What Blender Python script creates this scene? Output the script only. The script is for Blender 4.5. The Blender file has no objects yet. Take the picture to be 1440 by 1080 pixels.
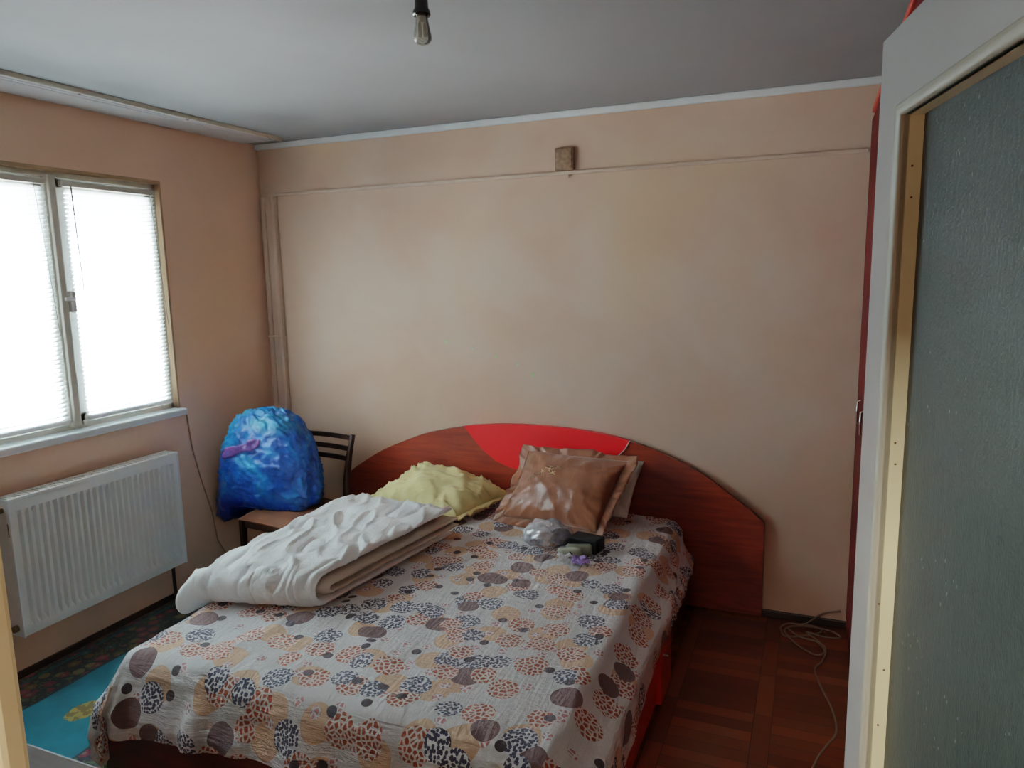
import bpy, bmesh, math, random
from mathutils import Vector, Matrix, noise
random.seed(7)
PI = math.pi
sc = bpy.context.scene
COL = sc.collection
V = Vector

# ------------------------------------------------------------------ nodes
class NT:
    """tiny helper around a material's node tree"""
    def __init__(s, m):
        s.m = m; s.t = m.node_tree; s.n = s.t.nodes; s.l = s.t.links
    def new(s, kind, **kw):
        nd = s.n.new(kind)
        for k, v in kw.items(): setattr(nd, k, v)
        return nd
    def put(s, sock, v):
        if hasattr(v, 'is_output') or isinstance(v, bpy.types.NodeSocket): s.l.new(v, sock)
        elif isinstance(v, (tuple, list)) and len(v) == 3 and sock.type == 'RGBA': sock.default_value = (*v, 1)
        else: sock.default_value = v
    def math(s, op, a, b=0.0, c=None, clamp=False):
        nd = s.new('ShaderNodeMath', operation=op); nd.use_clamp = clamp
        s.put(nd.inputs[0], a); s.put(nd.inputs[1], b)
        if c is not None: s.put(nd.inputs[2], c)
        return nd.outputs[0]
    def mix(s, f, a, b, blend='MIX'):
        nd = s.new('ShaderNodeMix', data_type='RGBA', blend_type=blend)
        s.put(nd.inputs[0], f); s.put(nd.inputs[6], a); s.put(nd.inputs[7], b)
        return nd.outputs[2]
    def ramp(s, f, stops, interp='LINEAR'):
        nd = s.new('ShaderNodeValToRGB'); cr = nd.color_ramp; cr.interpolation = interp
        while len(cr.elements) < len(stops): cr.elements.new(0.5)
        for e, (p, c) in zip(cr.elements, stops):
            e.position = p; e.color = (*c, 1) if len(c) == 3 else c
        s.put(nd.inputs[0], f); return nd.outputs[0]
    def coord(s, which='Object'):
        return s.new('ShaderNodeTexCoord').outputs[which]
    def mapping(s, vec, scale=(1, 1, 1), loc=(0, 0, 0), rot=(0, 0, 0)):
        nd = s.new('ShaderNodeMapping'); s.put(nd.inputs[0], vec)
        nd.inputs['Location'].default_value = loc; nd.inputs['Rotation'].default_value = rot
        nd.inputs['Scale'].default_value = scale
        return nd.outputs[0]
    def noise(s, vec, scale, detail=3, rough=.5, dist=0.0, out='Fac'):
        nd = s.new('ShaderNodeTexNoise'); s.put(nd.inputs['Vector'], vec)
        nd.inputs['Scale'].default_value = scale; nd.inputs['Detail'].default_value = detail
        nd.inputs['Roughness'].default_value = rough; nd.inputs['Distortion'].default_value = dist
        return nd.outputs[out]
    def voro(s, vec, scale, feature='F1', rnd=1.0, dims='3D'):
        nd = s.new('ShaderNodeTexVoronoi', feature=feature, voronoi_dimensions=dims)
        s.put(nd.inputs['Vector'], vec); nd.inputs['Scale'].default_value = scale
        nd.inputs['Randomness'].default_value = rnd
        return nd
    def sep(s, vec):
        nd = s.new('ShaderNodeSeparateXYZ'); s.put(nd.inputs[0], vec); return nd.outputs
    def comb(s, x, y, z=0.0):
        nd = s.new('ShaderNodeCombineXYZ')
        for i, q in enumerate((x, y, z)): s.put(nd.inputs[i], q)
        return nd.outputs[0]
    def white(s, vec, out='Value'):
        nd = s.new('ShaderNodeTexWhiteNoise', noise_dimensions='3D'); s.put(nd.inputs['Vector'], vec)
        return nd.outputs[out]
    def bump(s, h, strength=.3, dist=.01, normal=None):
        nd = s.new('ShaderNodeBump'); s.put(nd.inputs['Height'], h)
        nd.inputs['Strength'].default_value = strength; nd.inputs['Distance'].default_value = dist
        if normal is not None: s.put(nd.inputs['Normal'], normal)
        return nd.outputs[0]

def material(name):
    m = bpy.data.materials.new(name); m.use_nodes = True
    t = NT(m); b = t.n['Principled BSDF']
    return m, t, b
def setp(t, b, **kw):
    names = dict(color='Base Color', rough='Roughness', metal='Metallic', spec='Specular IOR Level', normal='Normal',
                 sheen='Sheen Weight', coat='Coat Weight', trans='Transmission Weight', alpha='Alpha', ior='IOR', sss='Subsurface Weight',
                 coatr='Coat Roughness')
    for k, v in kw.items(): t.put(b.inputs[names[k]], v)

def plain(name, color, rough=.5, var=.08, nscale=6, bump=0.0, bscale=60, **kw):
    """paint-like surface: base colour with slight noise variation and bump"""
    m, t, b = material(name)
    co = t.coord()
    n = t.noise(co, nscale, 4)
    dark = tuple(c * (1 - var * 2) for c in color); lite = tuple(min(1, c * (1 + var * 2)) for c in color)
    setp(t, b, color=t.ramp(n, [(.3, dark), (.7, lite)]), rough=rough, **kw)
    if bump: setp(t, b, normal=t.bump(t.noise(co, bscale, 4), bump, .004))
    return m

def wood(name, dark, lite, rough=.3, axis=0, scale=5, coat=.0, spec=.5):
    m, t, b = material(name)
    s = [14, 14, 14]; s[axis] = 1.2
    co = t.mapping(t.coord(), tuple(s))
    n = t.noise(co, scale, 6, .6, .6)
    setp(t, b, color=t.ramp(n, [(.3, dark), (.72, lite)]), rough=rough, coat=coat, spec=spec)
    setp(t, b, normal=t.bump(n, .05, .002))
    return m

# ------------------------------------------------------------------ mesh helpers
def new(): return bmesh.new()
def add_box(bm, lo, hi, bevel=0.0, seg=2, mat=None):
    r = bmesh.ops.create_cube(bm, size=1.0)
    vs = r['verts']; lo = V(lo); hi = V(hi); c = (lo + hi) / 2; d = hi - lo
    for v in vs: v.co = V((v.co.x * d.x, v.co.y * d.y, v.co.z * d.z)) + c
    if bevel:
        es = list({e for v in vs for e in v.link_edges})
        rr = bmesh.ops.bevel(bm, geom=es, offset=bevel, segments=seg, affect='EDGES', profile=.5)
        vs = list({v for f in rr['faces'] for v in f.verts} | {v for v in vs if v.is_valid})
    if mat is not None:
        for v in vs:
            if v.is_valid: v.co = mat @ v.co
    return vs
def add_tube(bm, pts, r, seg=10, caps=True, rad=None):
    """round tube along a polyline; rad optional per-point radii"""
    pts = [V(p) for p in pts]; rings = []
    up = None
    for i, p in enumerate(pts):
        a = pts[max(0, i - 1)]; b = pts[min(len(pts) - 1, i + 1)]
        d = (b - a).normalized()
        if up is None:
            up = V((0, 0, 1)) if abs(d.z) < .9 else V((1, 0, 0))
        s = d.cross(up)
        if s.length < 1e-6: s = d.cross(V((0, 1, 0)))
        s.normalize(); up = s.cross(d).normalized()
        rr = rad[i] if rad else r
        rings.append([bm.verts.new(p + (s * math.cos(2 * PI * k / seg) + up * math.sin(2 * PI * k / seg)) * rr) for k in range(seg)])
    for A, B in zip(rings, rings[1:]):
        for k in range(seg):
            bm.faces.new((A[k], A[(k + 1) % seg], B[(k + 1) % seg], B[k]))
    if caps:
        bm.faces.new(rings[0][::-1]); bm.faces.new(rings[-1])
def add_beam(bm, pts, w, d, side=(1, 0, 0), ws=None, ds=None):
    """rectangular bar swept along pts; w is measured along 'side', d across it"""
    pts = [V(p) for p in pts]; rings = []
    for i, p in enumerate(pts):
        a = pts[max(0, i - 1)]; b = pts[min(len(pts) - 1, i + 1)]
        t = (b - a).normalized(); s = (V(side) - t * V(side).dot(t)).normalized(); u = s.cross(t).normalized()
        ww = (ws[i] if ws else w) / 2; dd = (ds[i] if ds else d) / 2; q = .3
        prof = [(-ww, -dd + dd * q), (-ww + ww * q, -dd), (ww - ww * q, -dd), (ww, -dd + dd * q), (ww, dd - dd * q), (ww - ww * q, dd), (-ww + ww * q, dd), (-ww, dd - dd * q)]
        rings.append([bm.verts.new(p + s * x + u * y) for x, y in prof])
    n = 8
    for A, B in zip(rings, rings[1:]):
        for k in range(n): bm.faces.new((A[k], A[(k + 1) % n], B[(k + 1) % n], B[k]))
    bm.faces.new(rings[0][::-1]); bm.faces.new(rings[-1])
def add_lathe(bm, prof, c, seg=24):
    c = V(c); rings = []
    for r, z in prof:
        rings.append([bm.verts.new(c + V((r * math.cos(2 * PI * k / seg), r * math.sin(2 * PI * k / seg), z))) for k in range(seg)])
    for A, B in zip(rings, rings[1:]):
        for k in range(seg): bm.faces.new((A[k], A[(k + 1) % seg], B[(k + 1) % seg], B[k]))
    for R, fl in ((rings[0], True), (rings[-1], False)):
        bm.faces.new(R[::-1] if fl else R)
def add_prism(bm, poly, y0, y1):
    """polygon given as (x, z) extruded from y0 to y1"""
    A = [bm.verts.new((x, y0, z)) for x, z in poly]; B = [bm.verts.new((x, y1, z)) for x, z in poly]
    n = len(poly)
    for k in range(n): bm.faces.new((A[k], A[(k + 1) % n], B[(k + 1) % n], B[k]))
    bm.faces.new(A[::-1]); bm.faces.new(B)
def add_grid(bm, nu, nv, fn):
    G = [[bm.verts.new(fn(i / nu, j / nv)) for j in range(nv + 1)] for i in range(nu + 1)]
    for i in range(nu):
        for j in range(nv): bm.faces.new((G[i][j], G[i + 1][j], G[i + 1][j + 1], G[i][j + 1]))
    return G

def root_loc(p):
    l = V((0, 0, 0))
    while p is not None: l += p.location; p = p.parent
    return l
def obj(name, bm, m, parent=None, smooth=None, base=None):
    """link one mesh object; geometry is written in room coordinates"""
    bmesh.ops.recalc_face_normals(bm, faces=bm.faces[:])
    off = root_loc(parent) if parent else (V(base) if base is not None else V((0, 0, 0)))
    if off.length: bmesh.ops.translate(bm, verts=bm.verts[:], vec=-off)
    me = bpy.data.meshes.new(name); bm.to_mesh(me); bm.free()
    if m: me.materials.append(m)
    o = bpy.data.objects.new(name, me); COL.objects.link(o)
    if parent: o.parent = parent
    elif base is not None: o.location = off
    if smooth is not None:
        me.shade_smooth()
        if smooth < 3: me.set_sharp_from_angle(angle=smooth)
    return o
def tag(o, label, cat, group=None):
    o['label'] = label; o['category'] = cat
    if group: o['group'] = group
    return o
def thing(name, label, cat, loc, group=None):
    o = bpy.data.objects.new(name, None); COL.objects.link(o); o.location = loc; o.empty_display_size = .05
    return tag(o, label, cat, group)
def struct(name, bm, m, parent=None, smooth=None):
    o = obj(name, bm, m, parent, smooth)
    if parent is None: o['kind'] = 'structure'
    return o
def struct_root(name, loc=(0, 0, 0)):
    o = bpy.data.objects.new(name, None); COL.objects.link(o); o.location = loc; o['kind'] = 'structure'
    return o
def lump(p, s, seed=0): return noise.noise(V(p) * s + V((seed * 7.3, seed * 3.1, seed * 5.7)))
def fbm(p, s, seed=0, oct=3):
    a = 0; f = 1
    for k in range(oct): a += lump(p, s * 2 ** k, seed + k) * f; f *= .5
    return a
def ridge(p, s, seed=0): return 1 - abs(lump(p, s, seed)) * 2
def smst(a, b, x):
    t = max(0, min(1, (x - a) / (b - a))); return t * t * (3 - 2 * t)

# ------------------------------------------------------------------ dimensions (metres): back wall y=0, window wall x=0
H = 2.55; XR = 4.0; YN = -3.42
# ------------------------------------------------------------------ materials
def wall_paint(name, a, b_, c, sc_=1.6, low=.0):
    m, t, b = material(name)
    co = t.coord()
    n1 = t.noise(co, sc_, 3, .5, .4); n2 = t.noise(co, sc_ * 2.7, 4, .55)
    n3 = t.noise(t.mapping(co, (1, 1, 1), (5, 2, 9)), sc_ * .8, 2)
    c1 = t.ramp(n1, [(.38, a), (.62, b_)])
    c2 = t.mix(t.ramp(n3, [(.52, (0, 0, 0)), (.72, (.75, .75, .75))]), c1, c)
    c3 = t.mix(t.math('MULTIPLY', n2, .22), c2, tuple(q * .8 for q in a))
    setp(t, b, color=c3, rough=.75, spec=.25, normal=t.bump(t.noise(co, 90, 4, .6), .12, .003))
    return m
M = {}
M['wall_back'] = wall_paint('peach wall paint', (.60, .375, .27), (.64, .46, .35), (.64, .42, .245))
M['wall_left'] = wall_paint('darker peach wall paint', (.74, .46, .33), (.78, .52, .38), (.77, .50, .33))
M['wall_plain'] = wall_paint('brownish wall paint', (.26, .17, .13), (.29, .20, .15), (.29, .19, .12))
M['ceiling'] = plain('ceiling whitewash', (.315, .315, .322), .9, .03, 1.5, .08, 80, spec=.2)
M['trim'] = plain('pale blue white trim', (.78, .82, .84), .6, .03, 8)
M['duct'] = plain('peach painted duct', (.62, .45, .345), .6, .05, 5)
M['white_metal'] = plain('white enamel', (.80, .80, .78), .32, .02, 8)
M['track'] = plain('greyish white track', (.52, .52, .55), .5, .03, 10)
M['white_pvc'] = plain('white plastic', (.82, .82, .80), .4, .02, 10)
M['frame_old'] = plain('aged white window paint', (.62, .58, .50), .45, .05, 10)
M['frame_yellow'] = plain('yellowed window reveal paint', (.36, .22, .12), .5, .06, 10)
M['dark_skirt'] = plain('dark varnished skirting', (.035, .015, .009), .45, .15, 10)
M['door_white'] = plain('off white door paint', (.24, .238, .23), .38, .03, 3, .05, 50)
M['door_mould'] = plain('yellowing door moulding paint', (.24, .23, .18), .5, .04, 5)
M['door_cream'] = plain('cream glazing bead paint', (.50, .47, .30), .4, .04, 6, .05, 40)
M['jamb'] = plain('cream door frame paint', (.74, .64, .42), .45, .04, 6)
M['hole'] = plain('nail hole', (.10, .055, .02), .9, .1, 40)
M['chrome'] = plain('chrome', (.7, .7, .7), .2, .02, 10, metal=1.0)
M['brass'] = plain('tarnished brass', (.30, .24, .14), .35, .1, 30, metal=1.0)
M['black'] = plain('black plastic', (.005, .005, .006), .45, .1, 20, spec=.2)
M['bakelite'] = plain('black bakelite', (.010, .008, .008), .22, .1, 20)
M['wall_cable'] = plain('peach painted cable', (.40, .25, .17), .6, .05, 20)
M['cable'] = plain('off white cable sheath', (.20, .13, .095), .5, .05, 20)
M['screw'] = plain('dark screw', (.08, .07, .06), .5, .1, 50)
M['cherry'] = wood('dark cherry laminate', (.135, .013, .006), (.27, .036, .014), .32, 0, 3)
M['cherry_dark'] = wood('deep red brown laminate', (.060, .007, .004), (.12, .016, .008), .35, 0, 3)
M['red'] = plain('bright red laminate', (.80, .012, .014), .3, .03, 3)
M['red_side'] = plain('glossy red side laminate', (.62, .022, .012), .28, .03, 3)
M['wardrobe'] = wood('wine red laminate', (.060, .004, .004), (.10, .008, .006), .65, 2, 3, spec=.08)
M['orange_red'] = plain('orange red laminate', (.42, .03, .012), .6, .03, 4)
M['chair_wood'] = wood('dark stained chair wood', (.012, .003, .0016), (.028, .008, .004), .4, 2, 4, spec=.2)
M['seat'] = plain('brown seat upholstery', (.10, .025, .006), .9, .12, 14, .2, 200)
M['table'] = wood('light brown table veneer', (.13, .098, .09), (.17, .13, .12), .75, 0, 3, spec=.08)
M['table_edge'] = plain('pale table edge band', (.30, .28, .27), .4, .03, 10)
M['box_brown'] = plain('brown wall box', (.24, .13, .07), .5, .22, 45, .2, 60)

def parquet():
    m, t, b = material('dark varnished strip parquet')
    co = t.coord(); x, y, z = t.sep(co)
    P = .365; W = .30; S = .062
    u = t.math('DIVIDE', t.math('ADD', x, .17), P); cu = t.math('FLOOR', u); fx = t.math('MULTIPLY', t.math('FRACT', u), P)
    isv = t.math('GREATER_THAN', fx, W)
    yo = t.math('ADD', y, t.math('MULTIPLY', t.white(t.comb(cu, 3.1, 0)), .3))
    hid = t.math('FLOOR', t.math('DIVIDE', yo, S)); vid = t.math('FLOOR', t.math('DIVIDE', yo, .31))
    idr = t.math('ADD', t.math('MULTIPLY', hid, t.math('SUBTRACT', 1, isv)), t.math('MULTIPLY', t.math('ADD', vid, 500.5), isv))
    rnd = t.white(t.comb(cu, idr, 1.7))
    fy = t.math('FRACT', t.math('DIVIDE', yo, S)); fv = t.math('FRACT', t.math('DIVIDE', yo, .31))
    gy = t.math('LESS_THAN', fy, .035); gv = t.math('LESS_THAN', fv, .008)
    gap = t.math('ADD', t.math('MULTIPLY', gy, t.math('SUBTRACT', 1, isv)), t.math('MULTIPLY', gv, isv))
    gx = t.math('LESS_THAN', t.math('ABSOLUTE', t.math('SUBTRACT', fx, W)), .0015)
    gap = t.math('MAXIMUM', t.math('MAXIMUM', gap, gx), t.math('LESS_THAN', fx, .002))
    gh = t.noise(t.mapping(co, (6, 60, 1)), 2.5, 5, .6, .5); gw = t.noise(t.mapping(co, (60, 6, 1)), 2.5, 5, .6, .5)
    gr = t.math('ADD', t.math('MULTIPLY', gh, t.math('SUBTRACT', 1, isv)), t.math('MULTIPLY', gw, isv))
    f = t.math('ADD', t.math('MULTIPLY', rnd, .65), t.math('MULTIPLY', gr, .35))
    c = t.ramp(f, [(.12, (.088, .017, .006)), (.5, (.145, .030, .009)), (.9, (.23, .056, .016))])
    c = t.mix(gap, c, (.012, .005, .003))
    setp(t, b, color=c, rough=t.math('ADD', t.math('MULTIPLY', gr, .25), .28), spec=.4)
    setp(t, b, normal=t.bump(t.math('SUBTRACT', t.math('MULTIPLY', gr, .15), gap), .25, .002))
    return m
M['floor'] = parquet()

def glass_pane():
    m, t, b = material('thin window glass')
    t.n.remove(b); out = t.n['Material Output']
    tr = t.new('ShaderNodeBsdfTransparent'); gl = t.new('ShaderNodeBsdfGlossy'); gl.inputs['Roughness'].default_value = .02
    fr = t.new('ShaderNodeFresnel'); mx = t.new('ShaderNodeMixShader')
    tr.inputs[0].default_value = (.95, .98, .97, 1)
    t.l.new(fr.outputs[0], mx.inputs[0]); t.l.new(tr.outputs[0], mx.inputs[1]); t.l.new(gl.outputs[0], mx.inputs[2]); t.l.new(mx.outputs[0], out.inputs[0])
    return m
M['glass'] = glass_pane()

def slat_mat():
    m, t, b = material('thin translucent blind slat')
    out = t.n['Material Output']
    setp(t, b, color=t.ramp(t.noise(t.coord(), 3, 2), [(.3, (.80, .81, .74)), (.7, (.85, .86, .80))]), rough=.45)
    tl = t.new('ShaderNodeBsdfTranslucent'); tl.inputs[0].default_value = (.90, .93, .90, 1)
    mx = t.new('ShaderNodeMixShader'); mx.inputs[0].default_value = .75
    t.l.new(b.outputs[0], mx.inputs[1]); t.l.new(tl.outputs[0], mx.inputs[2]); t.l.new(mx.outputs[0], out.inputs[0])
    return m
M['slat'] = slat_mat()

def door_glass():
    m, t, b = material('patterned frosted door glass')
    co = t.coord()
    st = t.noise(t.mapping(co, (60, 60, 14)), 1.0, 3, .6, .8)
    fine = t.noise(t.mapping(co, (1, 1, .6)), 120, 3, .6, 2.5)
    big = t.noise(co, 6, 3)
    fl = t.voro(t.mapping(co, (1, 1, .5)), 95); glint = t.math('MULTIPLY', t.math('LESS_THAN', fl.outputs['Distance'], .10), t.math('GREATER_THAN', t.noise(co, 9, 3), .50))  # sparse pale flecks: glints painted into the glass colour
    worm = t.math('LESS_THAN', t.math('ABSOLUTE', t.math('SUBTRACT', t.noise(co, 42, 2, .5, 1.0), .5)), .014)
    base = t.mix(t.math('MULTIPLY', worm, .6), t.ramp(big, [(.35, (.017, .026, .021)), (.65, (.024, .032, .029))]), (.012, .014, .013))
    setp(t, b, color=t.mix(glint, base, (.16, .19, .18)), spec=.22, trans=.12, rough=.42,
         normal=t.bump(t.math('ADD', t.math('MULTIPLY', t.math('ADD', st, fine), .35), t.math('ADD', t.math('MULTIPLY', glint, .8), t.math('MULTIPLY', worm, .4))), .35, .005))
    return m
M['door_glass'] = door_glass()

def bedspread_mat():
    m, t, b = material('cotton bedspread with circle print')
    uv = t.coord('UV')
    warp = t.mix(.012, uv, t.noise(uv, 5, 2, out='Color'), 'ADD')
    col = t.ramp(t.noise(uv, 4, 3), [(.3, (.68, .66, .66)), (.7, (.75, .735, .74))])
    cells_s = t.voro(uv, 78, 'DISTANCE_TO_EDGE', 1, '2D').outputs['Distance']
    cells_l = t.voro(uv, 58, 'DISTANCE_TO_EDGE', 1, '2D').outputs['Distance']
    web_s = t.math('GREATER_THAN', cells_s, .16); web_l = t.math('GREATER_THAN', cells_l, .17)
    specks = t.math('LESS_THAN', t.voro(uv, 95, 'F1', 1, '2D').outputs['Distance'], .46)
    lines = t.new('ShaderNodeTexWave'); t.put(lines.inputs[0], uv); lines.inputs['Scale'].default_value = 60; lines.inputs['Distortion'].default_value = 3
    def circ(scale, seed, r, rnd=.75):
        vn = t.voro(t.mapping(warp, (1, 1, 1), (seed * .37, seed * .71, 0)), scale, 'F1', rnd, '2D')
        mask = t.math('LESS_THAN', vn.outputs['Distance'], r); sp = t.sep(vn.outputs['Color'])
        return mask, sp
    def lay(mask, sel, c):
        nonlocal col
        col = t.mix(t.math('MULTIPLY', mask, sel), col, c)
    W = (.76, .75, .77)
    mk, sp = circ(6.4, 1, .36)
    lay(mk, t.math('GREATER_THAN', sp[0], .30), t.mix(t.math('MULTIPLY', lines.outputs[0], .35), (.66, .41, .26), (.72, .54, .42)))
    mk, sp = circ(12.5, 2, .22)
    lay(mk, t.math('GREATER_THAN', sp[0], .55), t.mix(web_l, W, (.52, .22, .22)))
    grey = t.mix(specks, W, (.075, .072, .12)); rust = t.mix(web_l, (.74, .66, .62), (.36, .075, .032)); mauve = t.mix(t.math('MULTIPLY', lines.outputs[0], .3), (.17, .095, .095), (.26, .17, .17))
    for sc_, seed, r, lo in ((7.0, 3, .36, .10), (7.4, 5, .31, .48)):
        mk, sp = circ(sc_, seed, r)
        lay(mk, t.math('MULTIPLY', t.math('GREATER_THAN', sp[0], lo), t.math('LESS_THAN', sp[1], .42)), grey)
        lay(mk, t.math('MULTIPLY', t.math('GREATER_THAN', sp[0], lo), t.math('GREATER_THAN', sp[1], .80)), mauve)
        lay(mk, t.math('MULTIPLY', t.math('GREATER_THAN', sp[0], lo), t.math('MULTIPLY', t.math('GREATER_THAN', sp[1], .42), t.math('LESS_THAN', sp[1], .80))), rust)
    mk, sp = circ(11, 8, .19)
    lay(mk, t.math('GREATER_THAN', sp[0], .82), (.075, .055, .065))
    lng = t.noise(t.mapping(uv, (34, 5, 1), (0, 0, 0), (0, 0, .12)), 1.6, 4, .6, .7); crs = t.noise(t.mapping(uv, (5, 36, 1)), 1.6, 4, .6, .7)
    foot = t.math('LESS_THAN', t.sep(uv)[1], -2.03)
    crk = t.math('ADD', t.math('MULTIPLY', lng, t.math('SUBTRACT', 1, t.math('MULTIPLY', foot, .7))), t.math('MULTIPLY', crs, t.math('ADD', .25, t.math('MULTIPLY', foot, 1.1))))
    crk2 = t.noise(uv, 60, 3, .6)
    wv = t.noise(uv, 500, 2)
    h = t.math('ADD', t.math('ADD', crk, t.math('MULTIPLY', crk2, .5)), t.math('MULTIPLY', wv, .12))
    setp(t, b, color=col, rough=.85, spec=.2, normal=t.bump(h, .85, .014), sheen=.15)
    return m
M['spread'] = bedspread_mat()

def fabric(name, a, c, rough=.85, ns=9, crease=(20, 20, 20), cs=1.0, cb=.35, spec=.25, sheen=.2):
    m, t, b = material(name)
    co = t.coord(); n = t.noise(co, ns, 4)
    w = t.noise(t.mapping(co, crease), cs, 4, .6, .8)
    fine = t.noise(co, 450, 2)
    setp(t, b, color=t.ramp(n, [(.3, a), (.7, c)]), rough=rough, spec=spec, sheen=sheen,
         normal=t.bump(t.math('ADD', w, t.math('MULTIPLY', fine, .06)), cb, .008))
    return m
M['duvet'] = fabric('white quilted cotton', (.86, .87, .88), (.90, .91, .92), .9, 6, (22, 10, 14), 1.3, .8)
M['duvet_in'] = fabric('beige duvet lining', (.52, .42, .34), (.60, .50, .41), .9, 6, (9, 18, 9), 1.0, .3)
M['yellow'] = fabric('pale yellow cotton', (.74, .61, .27), (.80, .68, .33), .85, 7, (22, 12, 22), 1.0, .5)
M['white_cloth'] = fabric('white pillowcase', (.66, .66, .62), (.72, .72, .69), .85, 6, (9, 9, 9), 1.0, .3)
def satin():
    m, t, b = material('brown satin cushion cover')
    co = t.coord(); n = t.noise(co, 5, 4, .5, .8); w = t.noise(t.mapping(co, (16, 7, 7)), 1.2, 4, .55, 1.0)
    setp(t, b, color=t.ramp(n, [(.3, (.19, .052, .017)), (.7, (.26, .08, .028))]), rough=.38, spec=.5, sheen=.3, normal=t.bump(w, .45, .012))
    return m
M['satin'] = satin()
M['gold_thread'] = plain('gold embroidery thread', (.62, .42, .20), .35, .1, 60)
M['grey_thread'] = plain('grey brown embroidery thread', (.26, .16, .11), .5, .1, 60)

def blue_bag():
    m, t, b = material('thin blue plastic sack')
    co = t.coord(); x, y, z = t.sep(co)
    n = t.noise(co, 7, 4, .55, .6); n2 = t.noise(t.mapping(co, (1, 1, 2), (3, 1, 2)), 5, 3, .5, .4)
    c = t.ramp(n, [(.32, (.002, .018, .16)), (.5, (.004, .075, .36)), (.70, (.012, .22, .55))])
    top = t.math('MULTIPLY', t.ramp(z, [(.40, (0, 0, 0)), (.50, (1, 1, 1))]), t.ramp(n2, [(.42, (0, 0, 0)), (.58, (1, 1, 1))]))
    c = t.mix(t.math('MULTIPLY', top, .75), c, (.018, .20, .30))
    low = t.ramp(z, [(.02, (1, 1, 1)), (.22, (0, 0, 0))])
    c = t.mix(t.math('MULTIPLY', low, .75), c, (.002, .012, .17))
    w = t.noise(t.mapping(co, (10, 10, 26)), 1.4, 5, .65, 1.2)
    setp(t, b, color=c, rough=.32, spec=.5, normal=t.bump(w, .5, .012))
    return m
M['blue_bag'] = blue_bag()
M['purple_band'] = plain('purple cloth seen in the sack', (.10, .035, .20), .5, .15, 20)

def clear_bag():
    m, t, b = material('clear crinkled plastic film')
    t.n.remove(b); out = t.n['Material Output']; co = t.coord()
    bp = t.bump(t.noise(co, 15, 3, .55, 1.2), .6, .012)
    tr = t.new('ShaderNodeBsdfTransparent'); tr.inputs[0].default_value = (.93, .93, .98, 1)
    gl = t.new('ShaderNodeBsdfGlossy'); gl.inputs['Roughness'].default_value = .18; t.l.new(bp, gl.inputs['Normal'])
    df = t.new('ShaderNodeBsdfDiffuse'); df.inputs[0].default_value = (.84, .85, .95, 1)
    a = t.new('ShaderNodeMixShader'); a.inputs[0].default_value = .5; t.l.new(gl.outputs[0], a.inputs[1]); t.l.new(df.outputs[0], a.inputs[2])
    mx = t.new('ShaderNodeMixShader')
    t.put(mx.inputs[0], t.math('MULTIPLY', t.ramp(t.noise(co, 16, 3, .5, 1.2), [(.35, (.45, .45, .45)), (.65, (.85, .85, .85))]), t.ramp(t.sep(co)[0], [(.0, (1, 1, 1)), (.055, (.35, .35, .35))])))
    t.l.new(tr.outputs[0], mx.inputs[1]); t.l.new(a.outputs[0], mx.inputs[2]); t.l.new(mx.outputs[0], out.inputs[0])
    return m
M['clear'] = clear_bag()
M['contents'] = plain('dark grey bag contents', (.05, .055, .07), .5, .3, 25)
M['pale_green'] = plain('pale grey green plastic', (.36, .39, .31), .45, .06, 20)
M['dull_green'] = plain('dull grey green plastic', (.23, .25, .19), .5, .06, 20)
M['purple'] = plain('purple tissue', (.42, .28, .72), .7, .12, 30)
M['white_tissue'] = plain('white tissue', (.88, .88, .92), .8, .04, 30)
M['star'] = plain('pale green sticker', (.42, .56, .24), .6, .1, 40)
M['star_grey'] = plain('grey green sticker', (.46, .50, .36), .6, .1, 40)
M['bulb_white'] = plain('white lamp tube', (.75, .72, .64), .35, .03, 20)
def bulb_glass():
    m, t, b = material('clear bulb envelope')
    t.n.remove(b); out = t.n['Material Output']
    tr = t.new('ShaderNodeBsdfTransparent'); gl = t.new('ShaderNodeBsdfGlossy'); gl.inputs['Roughness'].default_value = .08
    fr = t.new('ShaderNodeLayerWeight'); fr.inputs[0].default_value = .35; mx = t.new('ShaderNodeMixShader')
    tr.inputs[0].default_value = (.93, .94, .92, 1)
    df = t.new('ShaderNodeBsdfDiffuse'); df.inputs[0].default_value = (.62, .61, .56, 1); m2 = t.new('ShaderNodeMixShader'); m2.inputs[0].default_value = .35
    t.l.new(tr.outputs[0], m2.inputs[1]); t.l.new(df.outputs[0], m2.inputs[2])
    t.l.new(fr.outputs['Fresnel'], mx.inputs[0]); t.l.new(m2.outputs[0], mx.inputs[1]); t.l.new(gl.outputs[0], mx.inputs[2]); t.l.new(mx.outputs[0], out.inputs[0])
    return m
M['bulb_glass'] = bulb_glass()

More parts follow.
